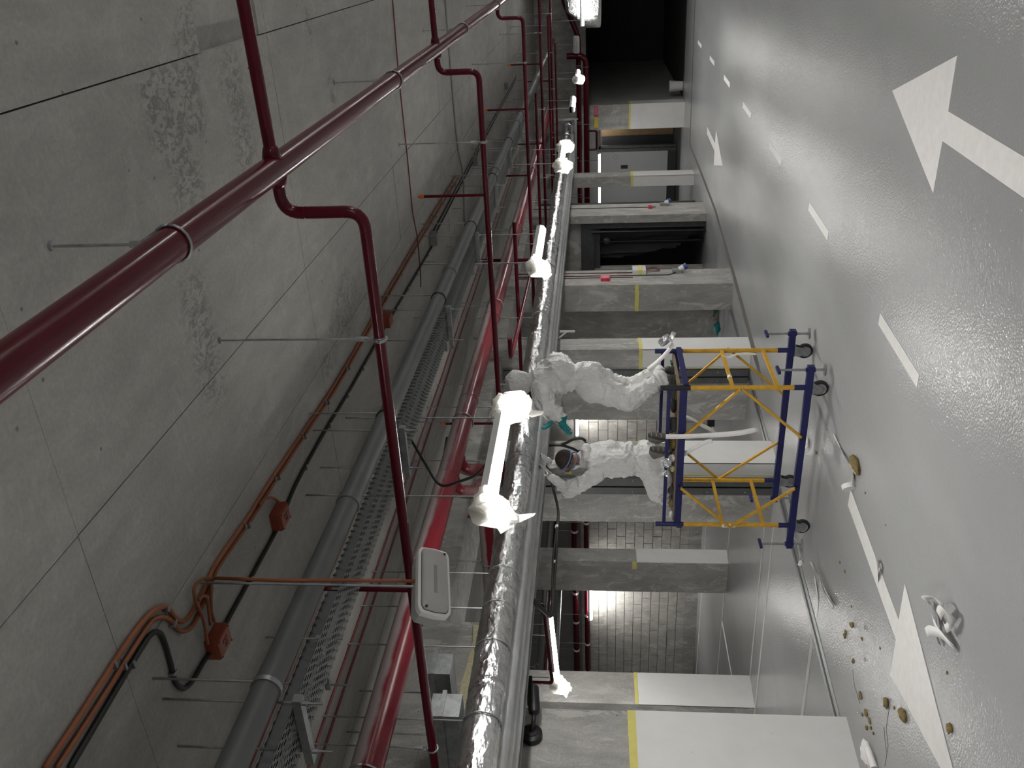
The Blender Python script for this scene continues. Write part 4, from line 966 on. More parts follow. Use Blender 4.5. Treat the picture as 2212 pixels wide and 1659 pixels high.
for Y in (YSN, YSF):
    MB().bar((XSR, Y, ZT), (XSL, Y, ZT), .04, .065).build('deck_beam', 'blue_paint', sc)
    MB().bar((XSR, Y, ZT+.135), (XSL, Y, ZT+.135), .03, .032).build('top_rail', 'blue_paint', sc)
    yb = Y-.03 if Y == YSN else Y+.03
    for X, Xm in ((XSR, -4.3), (XSL, -4.86)):
        for z in (ZT+.0, ZBM+.01):
            b_ = MB().bar((X+(.01 if X == XSR else -.01), yb, .86), (Xm, yb, z), .022).build('brace', 'yellow_paint', sc)
            MB().cyl((Xm, yb-.02, z), (Xm, yb+.02, z), .013, n=8).build('brace_bolt', 'black_metal', b_)
MB().box((XSL+.02, YSN+.03, ZT+.02), (XSR-.02, YSF-.03, ZT+.045)).build('deck_board', 'plywood', sc)
MB().cbox((XSL+.0, YSN-.0225, .87), (.035, .002, .13)).build('maker_sticker', 'paper_white', sc)
MB().cbox((XSL+.0, YSN-.0238, .875), (.014, .001, .08)).build('sticker_print', 'strap_blue', sc)
MB().cyl((XSR, YSN+.19, .93), (XSR, YSN+.23, .93), .022, n=10).build('tape_wrap', 'paper_white', sc)
ZD = ZT+.045

# ribbons of tape
def ribbon(name, pts, wd, mat, label, cat='tape', wdir=None, th=.0006, sub=6, crease=0.0, tilt=None):
    pts = [Vector(p) for p in pts]; out = []; ws = []
    W = wdir if wdir else [Vector((0, 0, 1))]*len(pts)
    if tilt:            # blade lies flat across its path, tipped by the given angles
        W = []
        for i in range(len(pts)):
            d_ = (pts[min(i+1, len(pts)-1)]-pts[max(i-1, 0)]); d_.z = 0; d_.normalize(); a_ = math.radians(tilt[i])
            W.append(Vector((-d_.y, d_.x, 0))*math.cos(a_)+Vector((0, 0, 1))*math.sin(a_))
    W = [Vector(q).normalized() for q in W]
    if len(W) == 1: W = W*len(pts)
    for i in range(len(pts)-1):
        p0, p1, p2, p3 = pts[max(0, i-1)], pts[i], pts[i+1], pts[min(len(pts)-1, i+2)]
        for k in range(sub):
            t_ = k/sub; out.append(.5*((2*p1)+(p2-p0)*t_+(2*p0-5*p1+4*p2-p3)*t_*t_+(3*p1-p0-3*p2+p3)*t_**3)); ws.append(W[i].lerp(W[i+1], t_).normalized())
    out.append(pts[-1]); ws.append(W[-1])
    m = MB()
    for i, (p, w_) in enumerate(zip(out, ws)):
        d_ = (out[min(i+1, len(out)-1)]-out[max(i-1, 0)]).normalized(); n_ = d_.cross(w_).normalized()*th
        cz = Vector((0, 0, random.uniform(0, crease)))
        m.v += [tuple(p-w_*wd/2+n_+cz), tuple(p+w_*wd/2+n_), tuple(p+w_*wd/2-n_), tuple(p-w_*wd/2-n_+cz)]
    for i in range(len(out)-1):
        a = 4*i; b = a+4; m.f += [(a, a+1, b+1, b), (a+1, a+2, b+2, b+1), (a+2, a+3, b+3, b+2), (a+3, a, b, b+3)]
    m.f += [(0, 3, 2, 1), tuple(len(m.v)-4+i for i in range(4))]
    o = m.build(name, mat, None, True); return tag(o, label, cat)
def PY(x, y, Y): return onY(x, y, Y)
SX = Vector((1, 0, 0))
ribbon('tape_strip', [PY(1438, 943, 7.165), PY(1470, 943, 7.15), PY(1520, 941, 7.14), PY(1570, 938, 7.12), PY(1605, 934, 7.1), PY(1633, 928, 7.12)], .05, 'paper_white', 'long white backing strip hanging straight off the scaffold rail', wdir=[SX, SX, SX, (.95, .3, .1), (.9, .3, .3), (.6, .3, .6)])
ribbon('tape_strip', [PY(1472, 985, 7.25), PY(1500, 968, 7.2), PY(1525, 955, 7.2), PY(1538, 952, 7.2)], .04, 'paper_white', 'short curled white strip hanging under the scaffold deck', wdir=[(.8, 0, .5), (.7, .2, .6), (.7, .4, .5), (.7, .3, .6)])
ribbon('tape_strip', [PY(1466, 897, 8.03), PY(1495, 905, 8.2), PY(1515, 918, 8.2), PY(1530, 925, 8.2), PY(1545, 932, 8.2)], .06, 'film_white', 'thin translucent strip dangling behind the scaffold', wdir=[(.7, 0, .4), (.7, 0, .4), (.8, .2, .3), (.7, .3, .3), (.7, 0, .6)])
ribbon('tape_strip', [PY(1560, 768, 7.62), PY(1575, 772, 7.6), PY(1590, 766, 7.6), PY(1612, 764, 7.58), PY(1635, 765, 7.55)], .035, 'film_white', 'twisted white strip tied to the scaffold end rung', wdir=[(0, 1, .4), (.3, .6, .6), (0, .9, .3), (.4, .7, .3), (0, 1, .2)])
ribbon('tape_strip', [PY(1455, 742, 7.45), PY(1440, 762, 7.5), PY(1420, 782, 7.55), PY(1400, 798, 7.6)], .05, 'paper_white', 'white strip stretched from the foil tape roll to the standing worker', wdir=[(.4, .8, .3)]*4)
r_ = thing('tape_roll', 'roll of shiny foil tape lying on the scaffold end', 'tape roll', PY(1445, 735, 7.5))
c = PY(1436, 735, 7.5); MB().lathe(c, (.5, .6, .6), [(.045, -.025), (.062, -.025), (.062, .025), (.045, .025), (.045, -.025)], 20).build('roll', 'foil', r_, 'auto')
c2 = PY(1452, 727, 7.5); MB().lathe(c2, (.3, .3, .9), [(.03, -.02), (.048, -.02), (.048, .02), (.03, .02), (.03, -.02)], 18).build('outer_wrap', 'foil', r_, 'auto')

def lump(name, c, s, mat, label, cat, seed, rough=.35, n=12, m_=8, parent=None, flat=False):
    m = MB().sphere((0, 0, 0), 1, n, m_); c = Vector(c); v2 = []
    for v in m.v:
        v = Vector(v); k = 1+rough*noise.noise(v*1.6+Vector((seed, seed*2, 0)))+rough*.5*noise.noise(v*4+Vector((0, seed, 3)))
        v2.append(tuple(c+Vector((v.x*s[0]*k, v.y*s[1]*k, v.z*s[2]*k))))
    m.v = v2
    o = m.build(name, mat, parent, not flat)
    return tag(o, label, cat) if parent is None else o
# clutter on the deck
for k, (X, Y, s, mat, nm, lab) in enumerate((      # laid out side by side along the near edge
    (-4.06, 7.37, (.07, .04, .035), 'dark_panel', 'work_rag', 'dark rag bunched on the deck by the standing worker'),
    (-4.43, 7.285, (.055, .03, .03), 'mineral_wool', 'wool_offcut', 'brown wool offcut on the scaffold deck between the workers'),
    (-4.60, 7.285, (.04, .03, .03), 'paper_white', 'crumpled_paper', 'crumpled white paper on the deck by the kneeling worker'),
    (-4.28, 7.375, (.07, .04, .025), 'steel_dark', 'tool_pouch', 'dark grey tool pouch on the scaffold deck'),
    (-5.26, 7.262, (.045, .02, .025), 'paper_white', 'paper_scrap', 'white paper scraps at the pier end of the deck'),
    (-5.12, 7.262, (.05, .02, .025), 'mineral_wool', 'wool_offcut', 'brown wool offcut beside the kneeling worker'),
    (-4.50, 7.385, (.07, .04, .045), 'black_metal', 'dark_sheet', 'black plastic sheet bunched on the deck between the workers'),
    (-4.22, 7.275, (.08, .03, .05), 'dark_panel', 'dark_sheet', 'black sheet folded below the shins of the standing worker'),
    (-4.96, 7.262, (.05, .02, .03), 'shoe_sole', 'work_rag', 'dark brown rag below the kneeling worker'),
    (-4.72, 7.275, (.03, .025, .028), 'pale_wool', 'wool_offcut', 'pale wool tuft beside the trainers of the kneeling worker'))):
    lump(nm, (X, Y, ZD+s[2]*.75), s, mat, lab, 'scrap', 3.1*k+1)
for k, (x, y, h) in enumerate(((1437, 1000, .045), (1437, 1022, .03))):
    p = PY(x, y, YSN-.02); lump('foil_scrap', (p.x, YSN-.022, ZT+.135), (.05-.015*k, .012, h), 'foil', ['crumpled foil patch stuck on the scaffold rail below the kneeling worker', 'smaller foil patch stuck on the scaffold rail'][k], 'scrap', 4.4+k, .6, flat=True)
t = thing('hand_knife', 'green-handled knife lying on the scaffold end by the tape roll', 'knife', (-3.84, 7.87, ZD)); MB().bar((-3.83, 7.80, ZD+.012), (-3.845, 7.90, ZD+.012), .024).build('handle', 'green', t); MB().bar((-3.845, 7.89, ZD+.012), (-3.853, 7.96, ZD+.010), .016, .003).build('blade', 'galvanised', t)

# ================================================================== WORKERS
def cap(m, p, q, r0, r1, n=12):
    p, q = Vector(p), Vector(q); d_ = (q-p); L = d_.length; prof = []
    for i in range(5): a = math.pi/2*i/4; prof.append((r0*math.sin(a)+1e-4, -r0*math.cos(a)))
    for i in range(5): a = math.pi/2*(1-i/4); prof.append((r1*math.sin(a)+1e-4, L+r1*math.cos(a)))
    return m.lathe(p, d_, prof, n)
def fuse(m, vox, smooth=6, folds=None):
    """union of overlapping closed pieces as one continuous skin"""
    me = bpy.data.meshes.new('tmp'); me.from_pydata(m.v, [], m.f); me.update()
    bm = bmesh.new(); bm.from_mesh(me); bmesh.ops.recalc_face_normals(bm, faces=bm.faces); bm.to_mesh(me); bm.free()
    o = bpy.data.objects.new('tmp', me); COL.objects.link(o)
    md = o.modifiers.new('r', 'REMESH'); md.mode = 'VOXEL'; md.voxel_size = vox; md.use_smooth_shade = True
    ms = o.modifiers.new('s', 'SMOOTH'); ms.factor = .5; ms.iterations = smooth
    dg = bpy.context.evaluated_depsgraph_get(); out = bpy.data.meshes.new_from_object(o.evaluated_get(dg))
    bpy.data.objects.remove(o)
    if folds:
        nr = [v.normal.copy() for v in out.vertices]
        for v, n_ in zip(out.vertices, nr): v.co += n_*folds(v.co, n_)
    return out
def cloth(amp, seed, bands):
    """bands: list of (point, radius, gain) where the cloth bunches up"""
    def f(p, n_):
        q = p+Vector((seed, seed*.3, 0)); g = .5
        for c, r, k in bands: g += k*max(0, 1-(p-Vector(c)).length/r)
        wv = noise.noise_vector(q*4)*.09
        a = noise.noise(q*6)
        r1 = (1-abs(noise.noise(Vector((q.x*6+q.z*3, q.y*6, q.z*5-q.x*3))+wv*14)))**5
        r2 = (1-abs(noise.noise(Vector((q.x*11-q.z*5, q.y*11, q.z*7+q.x*5))+wv*20)))**5
        return amp*(g*(r1*.9+r2*.6-.55)+.35*a)
    return f
def hand(name, wrist, dirv, palm_n, mat, t, grip=.6, thumb=1, sc_=1.0):
    """palm and five bent fingers, rooted in the wrist"""
    w_ = Vector(wrist); d_ = Vector(dirv).normalized(); n_ = Vector(palm_n); n_ = (n_-d_*n_.dot(d_)).normalized(); s_ = d_.cross(n_)*thumb
    m = MB(); cap(m, w_-d_*.02, w_+d_*.03, .03, .032); cap(m, w_+d_*.03-s_*.018, w_+d_*.055+s_*.018, .026, .026)
    for k in range(4):
        b = w_+d_*.075+s_*(.03-.02*k); cap(m, w_+d_*.015+s_*(.018-.012*k), b, .017, .0125, 8)
        L = (.04, .045, .042, .033)[k]; a = b; dd = d_.copy()
        for j in range(3):
            dd = (dd+n_*grip*(.55+.12*k)).normalized(); e = a+dd*L*(1, .7, .55)[j]; cap(m, a, e, .0105-.001*j, .0095-.001*j, 8); a = e
    a = w_+d_*.025+s_*.022; dd = (s_*.8+d_*.5+n_*.3).normalized()
    for j in range(2): e = a+dd*(.04, .03)[j]; cap(m, a, e, .013-.002*j, .011-.002*j, 8); a = e; dd = (dd*.5+d_*.6+n_*.5).normalized()
    if sc_ != 1: m.v = [tuple(w_+(Vector(v)-w_)*sc_) for v in m.v]
    return link(name, fuse(m, .006, 2), mat, t, True)
def shoe(name, heel, toe, t, mats, up=(0, 0, 1), wd=.05):
    """trainer: sole, upper, heel cap"""
    h_, e = Vector(heel), Vector(toe); d_ = (e-h_).normalized(); u = Vector(up); u = (u-d_*u.dot(d_)).normalized(); s_ = d_.cross(u); L = (e-h_).length
    def outl(sc_, z):
        o_ = []
        for i in range(20):
            a = 2*math.pi*i/20; x = .5+.5*math.cos(a); wv = wd*(.72+.28*math.sin(x*3.0))*(1 if x < .92 else .85)
            o_.append(h_+d_*(L*x)+s_*(math.copysign(abs(math.sin(a))**.7, math.sin(a))*wv*sc_)+u*z)
        return o_
    def shell(nm, mat, rings, par):
        m = MB(); k = 20
        for r in rings: m.v += [tuple(p) for p in r]
        for i in range(len(rings)-1): m.f += [(i*k+j, i*k+(j+1) % k, (i+1)*k+(j+1) % k, (i+1)*k+j) for j in range(k)]
        m.f += [tuple(reversed(range(k))), tuple(range((len(rings)-1)*k, len(rings)*k))]
        return m.build(nm, mat, par, 'auto')
    so = shell('shoe', mats[0], [outl(.9, -.004), outl(1, 0), outl(1.02, .022), outl(.95, .026)], t)
    m = MB(); cap(m, h_+d_*.045+u*.05, h_+d_*L*.45+u*.05, .046, .046); cap(m, h_+d_*L*.45+u*.045, e-d_*.05+u*.03, .046, .033); cap(m, h_+d_*.05+u*.06, h_+d_*.055+u*.11, .042, .04)
    link('upper', fuse(m, .012, 2), mats[1], so, True)
    for k in range(4):          # tread bars on the sole
        c_ = h_+d_*L*(.14+.22*k)-u*.004; MB().cbox(c_, (L*.05, wd*1.5, .008), Matrix((d_, s_, u)).transposed()).build('tread', 'shoe_grey', so)
    MB().cbox(h_+d_*L*.3+s_*wd*.98+u*.035, (L*.4, .006, .02), Matrix((d_, s_, u)).transposed()).build('side_stripe', mats[2], so)
    return so
def J(x, y, Y): return onY(x, y, Y)

# --- standing worker, hooded coverall, facing the foil pipe with bent knees
YW1 = 7.62
w1 = thing('person', 'standing worker in a hooded white coverall reaching up to the foil pipe', 'person', (J(1440, 812, YW1).x, YW1, ZD))
m = MB()
pel = J(1280, 826, YW1); wai = J(1238, 815, YW1); che = J(1195, 812, YW1); nek = J(1150, 822, YW1); hed = J(1125, 823, YW1)
L_, R_ = Vector((0, -1, 0)), Vector((0, 1, 0))
cap(m, pel+L_*.08, pel+R_*.08, .165, .165); cap(m, pel+Vector((.06, 0, .03)), wai+Vector((.03, 0, 0)), .16, .14); cap(m, wai+L_*.05, che+L_*.06, .125, .15); cap(m, wai+R_*.05, che+R_*.06, .125, .15)
cap(m, che+Vector((.05, -.06, -.05)), che+Vector((.05, .06, -.05)), .16, .16)     # blousing above the elastic waist
cap(m, che+L_*.1+Vector((0, 0, .06)), che+R_*.1+Vector((0, 0, .06)), .125, .125); cap(m, che, nek, .14, .075)
cap(m, nek, hed, .072, .1); m.sphere(hed+Vector((.0, 0, .03)), (.118, .098, .125), 16, 12); m.sphere(hed+Vector((-.05, 0, -.02)), (.085, .08, .095), 16, 12)
sl = J(1172, 828, YW1)+Vector((0, -.19, 0)); el_ = J(1182, 878, YW1-.2); wl_ = J(1214, 899, YW1-.22)
sl = Vector((che.x-.04, YW1-.19, J(1172, 828, YW1).z))
cap(m, sl, el_, .105, .092); cap(m, el_, wl_, .09, .055)
sr = Vector((sl.x, YW1+.19, sl.z)); er = Vector((sl.x-.24, YW1+.24, sl.z-.14)); wr = Vector((sl.x-.46, YW1+.16, sl.z-.10))
cap(m, sr, er, .085, .07); cap(m, er, wr, .07, .048)
hl = pel+L_*.095; kl = J(1360, 864, YW1-.1); al = J(1424, 824, YW1-.07); hr = pel+R_*.095; kr = J(1348, 842, YW1+.1); ar = J(1424, 806, YW1+.1)
for h_, k_, a_ in ((hl, kl, al), (hr, kr, ar)):
    cap(m, h_, k_, .145, .112); cap(m, k_, a_, .112, .078); cap(m, k_+(a_-k_)*.6, a_, .088, .076)
body = fuse(m, .012, 5, cloth(.040, 2.0, [(wai, .22, 1.0), (kl, .25, .9), (kr, .25, .9), (el_, .2, .8), (al, .2, 1.0), (ar, .2, 1.0), (che, .3, .5)]))
# elastic waist drawn in
for v in body.vertices:
    d_ = abs((v.co-wai).z+.02)
    if d_ < .03 and abs(v.co.x-wai.x) < .3 and abs(v.co.y-wai.y) < .25:
        k = .84+.16*d_/.03; v.co.x = wai.x+(v.co.x-wai.x)*k; v.co.y = wai.y+(v.co.y-wai.y)*k
link('coverall_body', body, 'suit', w1, True)
g1 = hand('glove', wl_+Vector((-.03, 0, .0)), (-.95, .05, .0), (0, .5, -.8), 'teal', w1, .95, 1, 1.35)
hand('glove', wr+Vector((-.03, 0, 0)), (-.85, -.2, .3), (0, 0, 1), 'teal', w1, .8, -1, 1.2)
MB().lathe(wl_+Vector((.0, 0, 0)), Vector((-.95, .1, .1)), [(.05, -.02), (.052, .0), (.05, .03), (.045, .045)], 16).build('glove_cuff', 'teal', w1, 'auto')
for a_, k in ((al, 0), (ar, 1)): shoe('shoe', (a_.x+.075, a_.y, ZD+.005), (a_.x-.20, a_.y-.03, ZD+.005), w1, ('shoe_sole', 'shoe_sole', 'shoe_grey'))
mk = MB(); cap(mk, hed+Vector((-.1, 0, -.05)), hed+Vector((-.15, 0, -.06)), .05, .035); link('respirator', fuse(mk, .01, 2), 'black_metal', w1, True)
MB().lathe(hed+Vector((-.13, -.05, -.08)), (-.5, -.8, -.2), [(.035, 0), (.036, .03), (.03, .035)], 14).build('filter', 'black_metal', w1, 'auto')
# tape strips held in the gloved hand
ribbon('held_tape', [wl_+Vector((-.08, -.03, .02)), wl_+Vector((-.1, .05, .08)), wl_+Vector((-.13, .15, .15)), wl_+Vector((-.15, .28, .2))], .02, 'paper_white', 'short white tape strips held up by the standing worker', wdir=[(.3, 0, 1)]*4)

# --- kneeling worker, bare head, back to the camera
YW2 = 7.55
w2 = thing('person', 'kneeling worker in a white coverall with bare head and respirator straps', 'person', (J(1440, 1000, YW2).x, YW2, ZD))
m = MB()
pel = J(1405, 992, YW2); wai = J(1352, 992, YW2); che = J(1300, 992, YW2); nek = J(1262, 992, YW2); hed = J(1224, 996, YW2)
pel.z = max(pel.z, ZD+.24)
cap(m, pel+L_*.08, pel+R_*.08, .15, .15); cap(m, pel+Vector((-.05, 0, 0)), wai, .17, .155); cap(m, wai+L_*.06, che+L_*.07, .145, .15); cap(m, wai+R_*.06, che+R_*.07, .145, .15)
cap(m, che+L_*.11+Vector((0, 0, .03)), che+R_*.11+Vector((0, 0, .03)), .12, .12); cap(m, che, nek, .13, .08)
m.sphere(nek+Vector((.07, 0, -.02)), (.085, .11, .05), 14, 10)                       # hood folded back
sl = Vector((che.x-.07, YW2-.2, che.z+.07)); el_ = J(1226, 1060, YW2-.12); wl_ = J(1190, 1030, YW2-.02)
cap(m, sl, el_, .09, .07); cap(m, el_, wl_, .068, .045)
sr = Vector((che.x-.05, YW2+.2, che.z+.07)); er = Vector((el_.x+.05, YW2+.3, el_.z-.02)); wr = Vector((wl_.x+.02, YW2+.2, wl_.z))
cap(m, sr, er, .09, .07); cap(m, er, wr, .068, .045)
kl = Vector((J(1440, 1050, YW2).x-.02, YW2-.14, ZD+.085)); kr = Vector((kl.x+.02, YW2+.16, ZD+.085))
al = Vector((pel.x+.08, YW2-.1, ZD+.08)); ar = Vector((pel.x+.06, YW2+.12, ZD+.08))
for h_, k_, a_ in ((pel+L_*.1, kl, al), (pel+R_*.1, kr, ar)):
    cap(m, h_, k_, .14, .095); cap(m, k_, a_, .085, .062)
cap(m, pel+Vector((-.1, -.1, -.06)), kl+Vector((.08, 0, .05)), .14, .12)
body = fuse(m, .012, 5, cloth(.036, 7.0, [(wai, .25, 1.1), (el_, .2, .8), (kl, .25, 1.0), (pel, .25, .6)]))
for v in body.vertices:
    v.co.z = max(v.co.z, ZD-.003)          # cloth pressed flat where he kneels
link('coverall_body', body, 'suit', w2, True)
# head turned up and left
f_ = Vector((-.8, .45, .38)).normalized(); up_ = Vector((.35, -.05, .93)); up_ = (up_-f_*up_.dot(f_)).normalized(); s_ = f_.cross(up_)
def hp(a, b, c): return hed+f_*a+s_*b+up_*c
m = MB(); cap(m, nek+Vector((0, 0, -.03)), hed+Vector((.01, 0, -.04)), .058, .062)
for c_, rr in ((hp(-.015, 0, .025), .098), (hp(.03, 0, .0), .088), (hp(.045, 0, -.05), .062), (hp(.085, 0, -.075), .036)): m.sphere(c_, rr, 14, 10)
for sd_ in (-1, 1): m.sphere(hp(.0, sd_*.088, -.01), (.022, .022, .032), 10, 8); m.sphere(hp(.085, sd_*.034, .005), (.018, .018, .014), 8, 6)
cap(m, hp(.092, 0, .0), hp(.115, 0, -.03), .013, .017, 8)
hd = fuse(m, .008, 3)
link('head', hd, 'skin', w2, True)
m = MB(); m.sphere(hp(-.02, 0, .032), (.103, .103, .098), 18, 12); hr_ = MB()
keep = [i for i, v in enumerate(m.v) if (Vector(v)-hed).dot(up_)-.55*max(0, (Vector(v)-hed).dot(f_)) > -.035]
ks = set(keep); mp_ = {}
for i in keep: mp_[i] = len(hr_.v); hr_.v.append(m.v[i])
hr_.f = [tuple(mp_[i] for i in f) for f in m.f if all(i in ks for i in f)]
hr_.build('cropped_hair', 'hair', w2, True)
for a0, c0 in ((-.01, .02), (-.01, -.045)):
    pts = [hp(a0+.112*math.cos(t_), .108*math.sin(t_), c0+.02*math.cos(t_)) for t_ in [math.pi*(.22+1.56*i/18) for i in range(19)]]
    m = MB().tube(pts, .0075, 6); m.build('respirator_strap', 'strap_blue', w2, True)
mk = MB(); cap(mk, hp(.09, 0, -.055), hp(.12, 0, -.06), .052, .036); link('respirator', fuse(mk, .009, 2), 'steel_dark', w2, True)
for sd_ in (-1, 1): MB().lathe(hp(.1, sd_*.045, -.07), f_*.5+s_*sd_*.8-up_*.2, [(.036, 0), (.037, .025), (.03, .03)], 14).build('filter', 'black_metal' if sd_ > 0 else 'yellow_sign', w2, 'auto')
for sd_ in (-1, 1): MB().sphere(hp(.098, sd_*.034, .006), (.011, .011, .009), 8, 6).build('eye', 'paper_white', w2, True)
hand('glove', wl_, Vector((.7, .25, .48)), (0, .1, 1), 'foil_dull', w2, .22); hand('glove', wr, Vector((.7, -.2, .48)), (0, -.1, 1), 'foil_dull', w2, .22, -1)
# trainers seen from the soles
for a_, dy in ((al, -.02), (ar, .03)):
    shoe('shoe', (al.x+.13, a_.y+dy, ZD+.235), (al.x+.095, a_.y+dy, ZD+.006), w2, ('shoe_sole', 'shoe_grey', 'shoe_red'), up=(-.95, .05, -.2), wd=.05)
# mineral black tubing hoop hanging behind the kneeling worker
tag(MB().tube(path([onY(1186, 962, 8.5), onY(1212, 961, 8.5), onY(1240, 970, 8.5), onY(1252, 978, 8.5), onY(1268, 962, 8.5), onY(1262, 947, 8.5), onY(1240, 947, 8.5), onY(1222, 958, 8.5), onY(1212, 960, 8.5)], .05, 6), .018, 8).build('rubber_hose', 'black_rubber', None, True), 'loop of black rubber hose hanging behind the bare-headed worker', 'hose')

# ================================================================== THINGS ON THE FLOOR
def fr_path(px, lift): return [fl(x, y)+Vector((0, 0, l)) for (x, y), l in zip(px, lift)]
ribbon('paper_strip', fr_path([(1805, 940), (1815, 965), (1833, 990), (1845, 1020), (1850, 1045)], [.02, .004, .025, .006, .03]), .05, 'paper_white', 'twisted white strip lying along the tail of the near arrow', tilt=[10, 20, 55, 15, 50])
for k, (x, y, lab) in enumerate(((1846, 1052, 'loop of white tape at the end of the twisted strip'),)):
    p = fl(x, y); MB_ = MB(); t = MB().lathe((p.x, p.y, p.z+.05), (.5, .8, .1), [(.048, -.02), (.049, -.02), (.049, .02), (.048, .02), (.048, -.02)], 20).build('tape_loop', 'paper_white', None, 'auto'); tag(t, lab, 'tape')
ribbon('paper_strip', fr_path([(1902, 1208), (1908, 1222), (1903, 1240), (1897, 1252)], [.02, .035, .02, .004]), .06, 'paper_white', 'folded white strip lying across the arrow shaft', tilt=[45, 30, 15, 5])
ribbon('paper_strip', fr_path([(1765, 1215), (1768, 1232), (1778, 1250), (1790, 1280), (1806, 1306)], [.05, .03, .03, .02, .02]), .05, 'paper_white', 'long curled white strip by the drain channel', tilt=[60, 40, 25, 20, 35])
ribbon('paper_strip', fr_path([(1776, 1246), (1786, 1275), (1800, 1312)], [.02, .03, .004]), .045, 'paper_white', 'second tail of the curled strip by the drain channel', tilt=[20, 35, 5])
ribbon('paper_strip', fr_path([(1760, 1245), (1767, 1285), (1768, 1310), (1763, 1345)], [.003, .006, .004, .003]), .05, 'paper_white', 'flat white strip kinked beside the drain channel', wdir=[(1, .1, 0), (1, .1, .05), (1, -.1, 0), (1, -.1, 0)])
ribbon('paper_strip', fr_path([(1728, 1180), (1733, 1195), (1733, 1210), (1734, 1220)], [.01, .02, .02, .03]), .04, 'paper_white', 'small white strip curl next to the scaffold jack', wdir=[(1, .2, .3), (.6, .3, .6), (1, .1, .2), (.5, .5, .5)])
ribbon('paper_strip', fr_path([(1722, 1100), (1722, 1125), (1716, 1150), (1720, 1165)], [.01, .03, .04, .01]), .04, 'paper_white', 'white strip crumpled behind the left scaffold caster', wdir=[(1, .2, .5), (.6, .3, .6), (1, .1, .6), (.5, .5, .5)])
lump('paper_crumple', fl(1747, 957)+Vector((0, 0, .02)), (.05, .05, .02), 'paper_white', 'small crumpled paper under the scaffold beam', 'paper', 8.2, .5, flat=True)
lump('paper_crumple', fl(1735, 1217)+Vector((0, 0, .025)), (.03, .03, .025), 'paper_white', 'tiny crumpled paper beside the drain channel', 'paper', 2.2, .5, flat=True)
# big tangle of white backing strip
tg = thing('strip_tangle', 'large tangle of white backing strip lying on the open lane', 'tape', fl(2045, 1350))
def rib_part(px, lift, wd, tilt):
    o = ribbon('loop', fr_path(px, lift), wd, 'paper_white', None, None, None, tilt=tilt)
    for k in ('label', 'category'):
        if k in o: del o[k]
    o.name = 'loop'; setpar(o, tg)
rib_part([(2016, 1300), (2030, 1322), (2046, 1352), (2058, 1375), (2072, 1398)], [.035, .05, .065, .05, .03], .055, [20, 25, 10, 25, 30])
rib_part([(2020, 1302), (2028, 1293), (2045, 1290), (2060, 1297), (2066, 1310), (2056, 1326)], [.04, .075, .085, .08, .07, .06], .05, [50, 70, 75, 60, 30, 20])
rib_part([(2056, 1330), (2066, 1318), (2075, 1322), (2077, 1340), (2070, 1358)], [.07, .08, .07, .05, .035], .055, [15, 25, 50, 60, 40])
rib_part([(2022, 1306), (2030, 1335), (2034, 1365), (2040, 1392)], [.02, .02, .03, .03], .05, [10, 20, 30, 45])
rib_part([(2030, 1368), (2042, 1362), (2056, 1372), (2064, 1388), (2072, 1400)], [.075, .08, .055, .04, .03], .055, [10, 5, 15, 25, 40])
rib_part([(2060, 1352), (2066, 1358), (2072, 1352)], [.05, .055, .05], .045, [15, 10, 20])
fs_ = thing('folded_strip', 'white folded strip at the foot of the broad pier', 'tape', fl(1885, 1635))
o = lump('fold', fl(1882, 1630)+Vector((0, 0, .03)), (.06, .11, .035), 'paper_white', None, None, 6.1, .45, parent=fs_, flat=True)
MB().lathe(fl(1895, 1638)+Vector((0, 0, .045)), (.25, .95, .1), [(.024, -.07), (.025, -.07), (.025, .07), (.024, .07), (.024, -.07)], 16).build('curl', 'paper_white', fs_, 'auto')
ribbon('paper_strip', fr_path([(1870, 1640), (1878, 1648), (1886, 1659), (1890, 1670)], [.01, .02, .01, .004]), .08, 'paper_white', 'white paper flap against the base of the broad pier', wdir=[(1, .2, .4), (.9, .3, .3), (1, .1, .1), (.9, .2, 0)])
# mineral wool chunk and crumbs
wc = thing('wool_chunk', 'brown chunk of mineral wool lying beside the arrow tail', 'wool chunk', fl(1855, 1005))
p = fl(1853, 1003); lump('wool', p+Vector((0, 0, .022)), (.052, .115, .026), 'mineral_wool', None, None, 1.3, .35, 18, 12, parent=wc)
MB().cbox(p+Vector((-.03, -.02, .03)), (.012, .16, .03), Matrix.Rotation(.1, 3, 'Z')).build('pale_face', 'pale_wool', wc)
for k, (x, y, s) in enumerate([(1765, 977, .022), (1843, 1350, .03), (1828, 1366, .018), (1826, 1374, .02), (1863, 1380, .016), (1845, 1428, .02), (1861, 1502, .022), (1918, 1518, .035), (1955, 1545, .042), (1873, 1540, .022), (1880, 1557, .018), (1874, 1572, .02), (1883, 1573, .014), (2055, 1573, .028), (1864, 1543, .012), (1888, 1584, .013), (1902, 1400, .01), (2047, 1453, .01), (1815, 1215, .012), (1826, 1235, .012), (1870, 1065, .01), (1914, 1134, .008), (1933, 1529, .012), (1840, 1310, .009)]):
    p = fl(x, y); lump('wool_crumb', p+Vector((0, 0, s*.4)), (s*random.uniform(.7, 1.2), s*random.uniform(.9, 1.7), s*.5), 'mineral_wool', 'small brown mineral wool crumb on the lane floor', 'wool crumb', k*1.7, .5, 8, 6)['group'] = 'wool crumbs on the floor'
for k, (x, y) in enumerate(((1870, 1358), (1870, 1425), (1855, 1540))):
    p = fl(x, y); lump('foil_bit', p+Vector((0, 0, .006)), (.009, .03-.008*k, .006), 'foil', 'tiny scrap of shiny foil on the lane floor', 'foil scrap', k+.5, .5, 7, 5, flat=True)['group'] = 'foil bits on the floor'
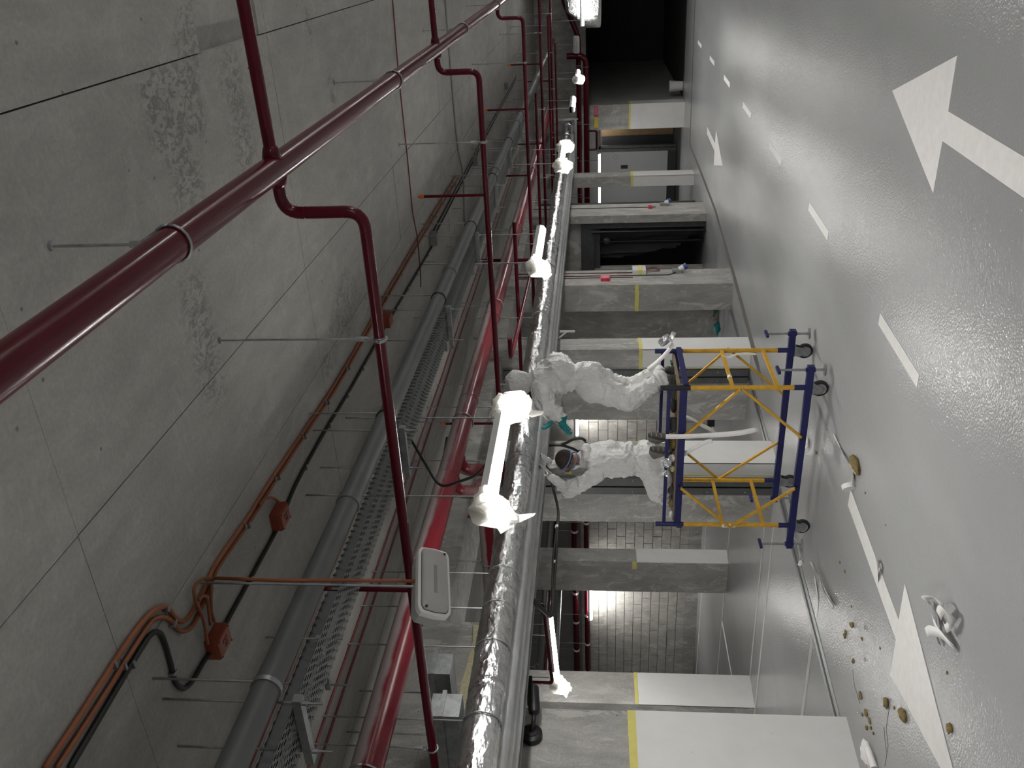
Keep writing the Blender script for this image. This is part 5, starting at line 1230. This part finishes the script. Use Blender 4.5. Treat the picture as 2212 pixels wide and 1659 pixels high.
for k, (px, lab) in enumerate((([(1842, 1444), (1846, 1480), (1858, 1520)], 'fine dark wire lying on the floor near the crumbs'), ([(1922, 1530), (1918, 1550), (1915, 1575), (1919, 1610), (1912, 1655)], 'long fine dark wire trailing from a crumb to the pier strip'), ([(1910, 1570), (1912, 1595), (1915, 1625)], 'short fine dark wire beside the long one'))):
    tag(MB().tube([fl(x, y)+Vector((0, 0, .002)) for x, y in px], .0014, 5).build('thin_wire', 'joint_filler', None), lab, 'wire')
# bucket at the passage
p = fl(1469, 177); b = thing('paint_bucket', 'white paint bucket standing at the edge of the dark passage', 'bucket', (-4.3, 28.15, fz(28)-.01))
MB().lathe((-4.3, 28.15, fz(28)-.012), (0, 0, 1), [(.14, 0), (.165, .36), (.17, .36), (.17, .39)], 22).build('pail', 'white_plastic', b, 'auto')
MB().lathe((-4.3, 28.15, fz(28)+.365), (0, 0, 1), [(.175, 0), (.178, .02), (.165, .03), (.15, .022)], 22).build('lid', 'white_plastic', b, 'auto')
# rubbish at the foot of the set-back stub
p = fl(1566, 670); t = thing('plank', 'short white plank lying at the foot of the set-back wall stub', 'plank', (-6.6, 15.3, fz(15.3)))
MB().bar((-6.12, 15.38, fz(15.4)+.04), (-7.1, 15.45, fz(15.4)+.04), .1, .08).build('board', 'white_panel', t)
MB().box((-6.121, 15.33, fz(15.4)+.001), (-6.115, 15.43, fz(15.4)+.08)).build('cut_end', 'plywood', t)
b = thing('green_bottle', 'dark green bottle lying on the plank by the wall stub', 'bottle', (-6.35, 15.38, fz(15.4)+.1))
MB().lathe((-6.32, 15.38, fz(15.4)+.12), (-1, .1, .3), [(.035, 0), (.04, .02), (.04, .15), (.016, .2), (.016, .25)], 12).build('glass', 'green', b, 'auto'); MB().cyl((-6.57, 15.41, fz(15.4)+.195), (-6.59, 15.41, fz(15.4)+.2), .02).build('cap', 'yellow_sign', b)
lump('teal_rag', (-6.8, 15.38, fz(15.4)+.12), (.14, .05, .05), 'teal', 'teal rag bunched on the plank by the wall stub', 'rag', 9.3, .6)
tag(MB().box((-9.15, 15.7, fz(15.7)), (-9.0, 15.8, fz(15.7)+.12)).box((-9.16, 15.69, fz(15.7)+.12), (-8.99, 15.81, fz(15.7)+.14)).build('black_case', 'black_metal'), 'small black case on the bay floor seen between the workers', 'case')
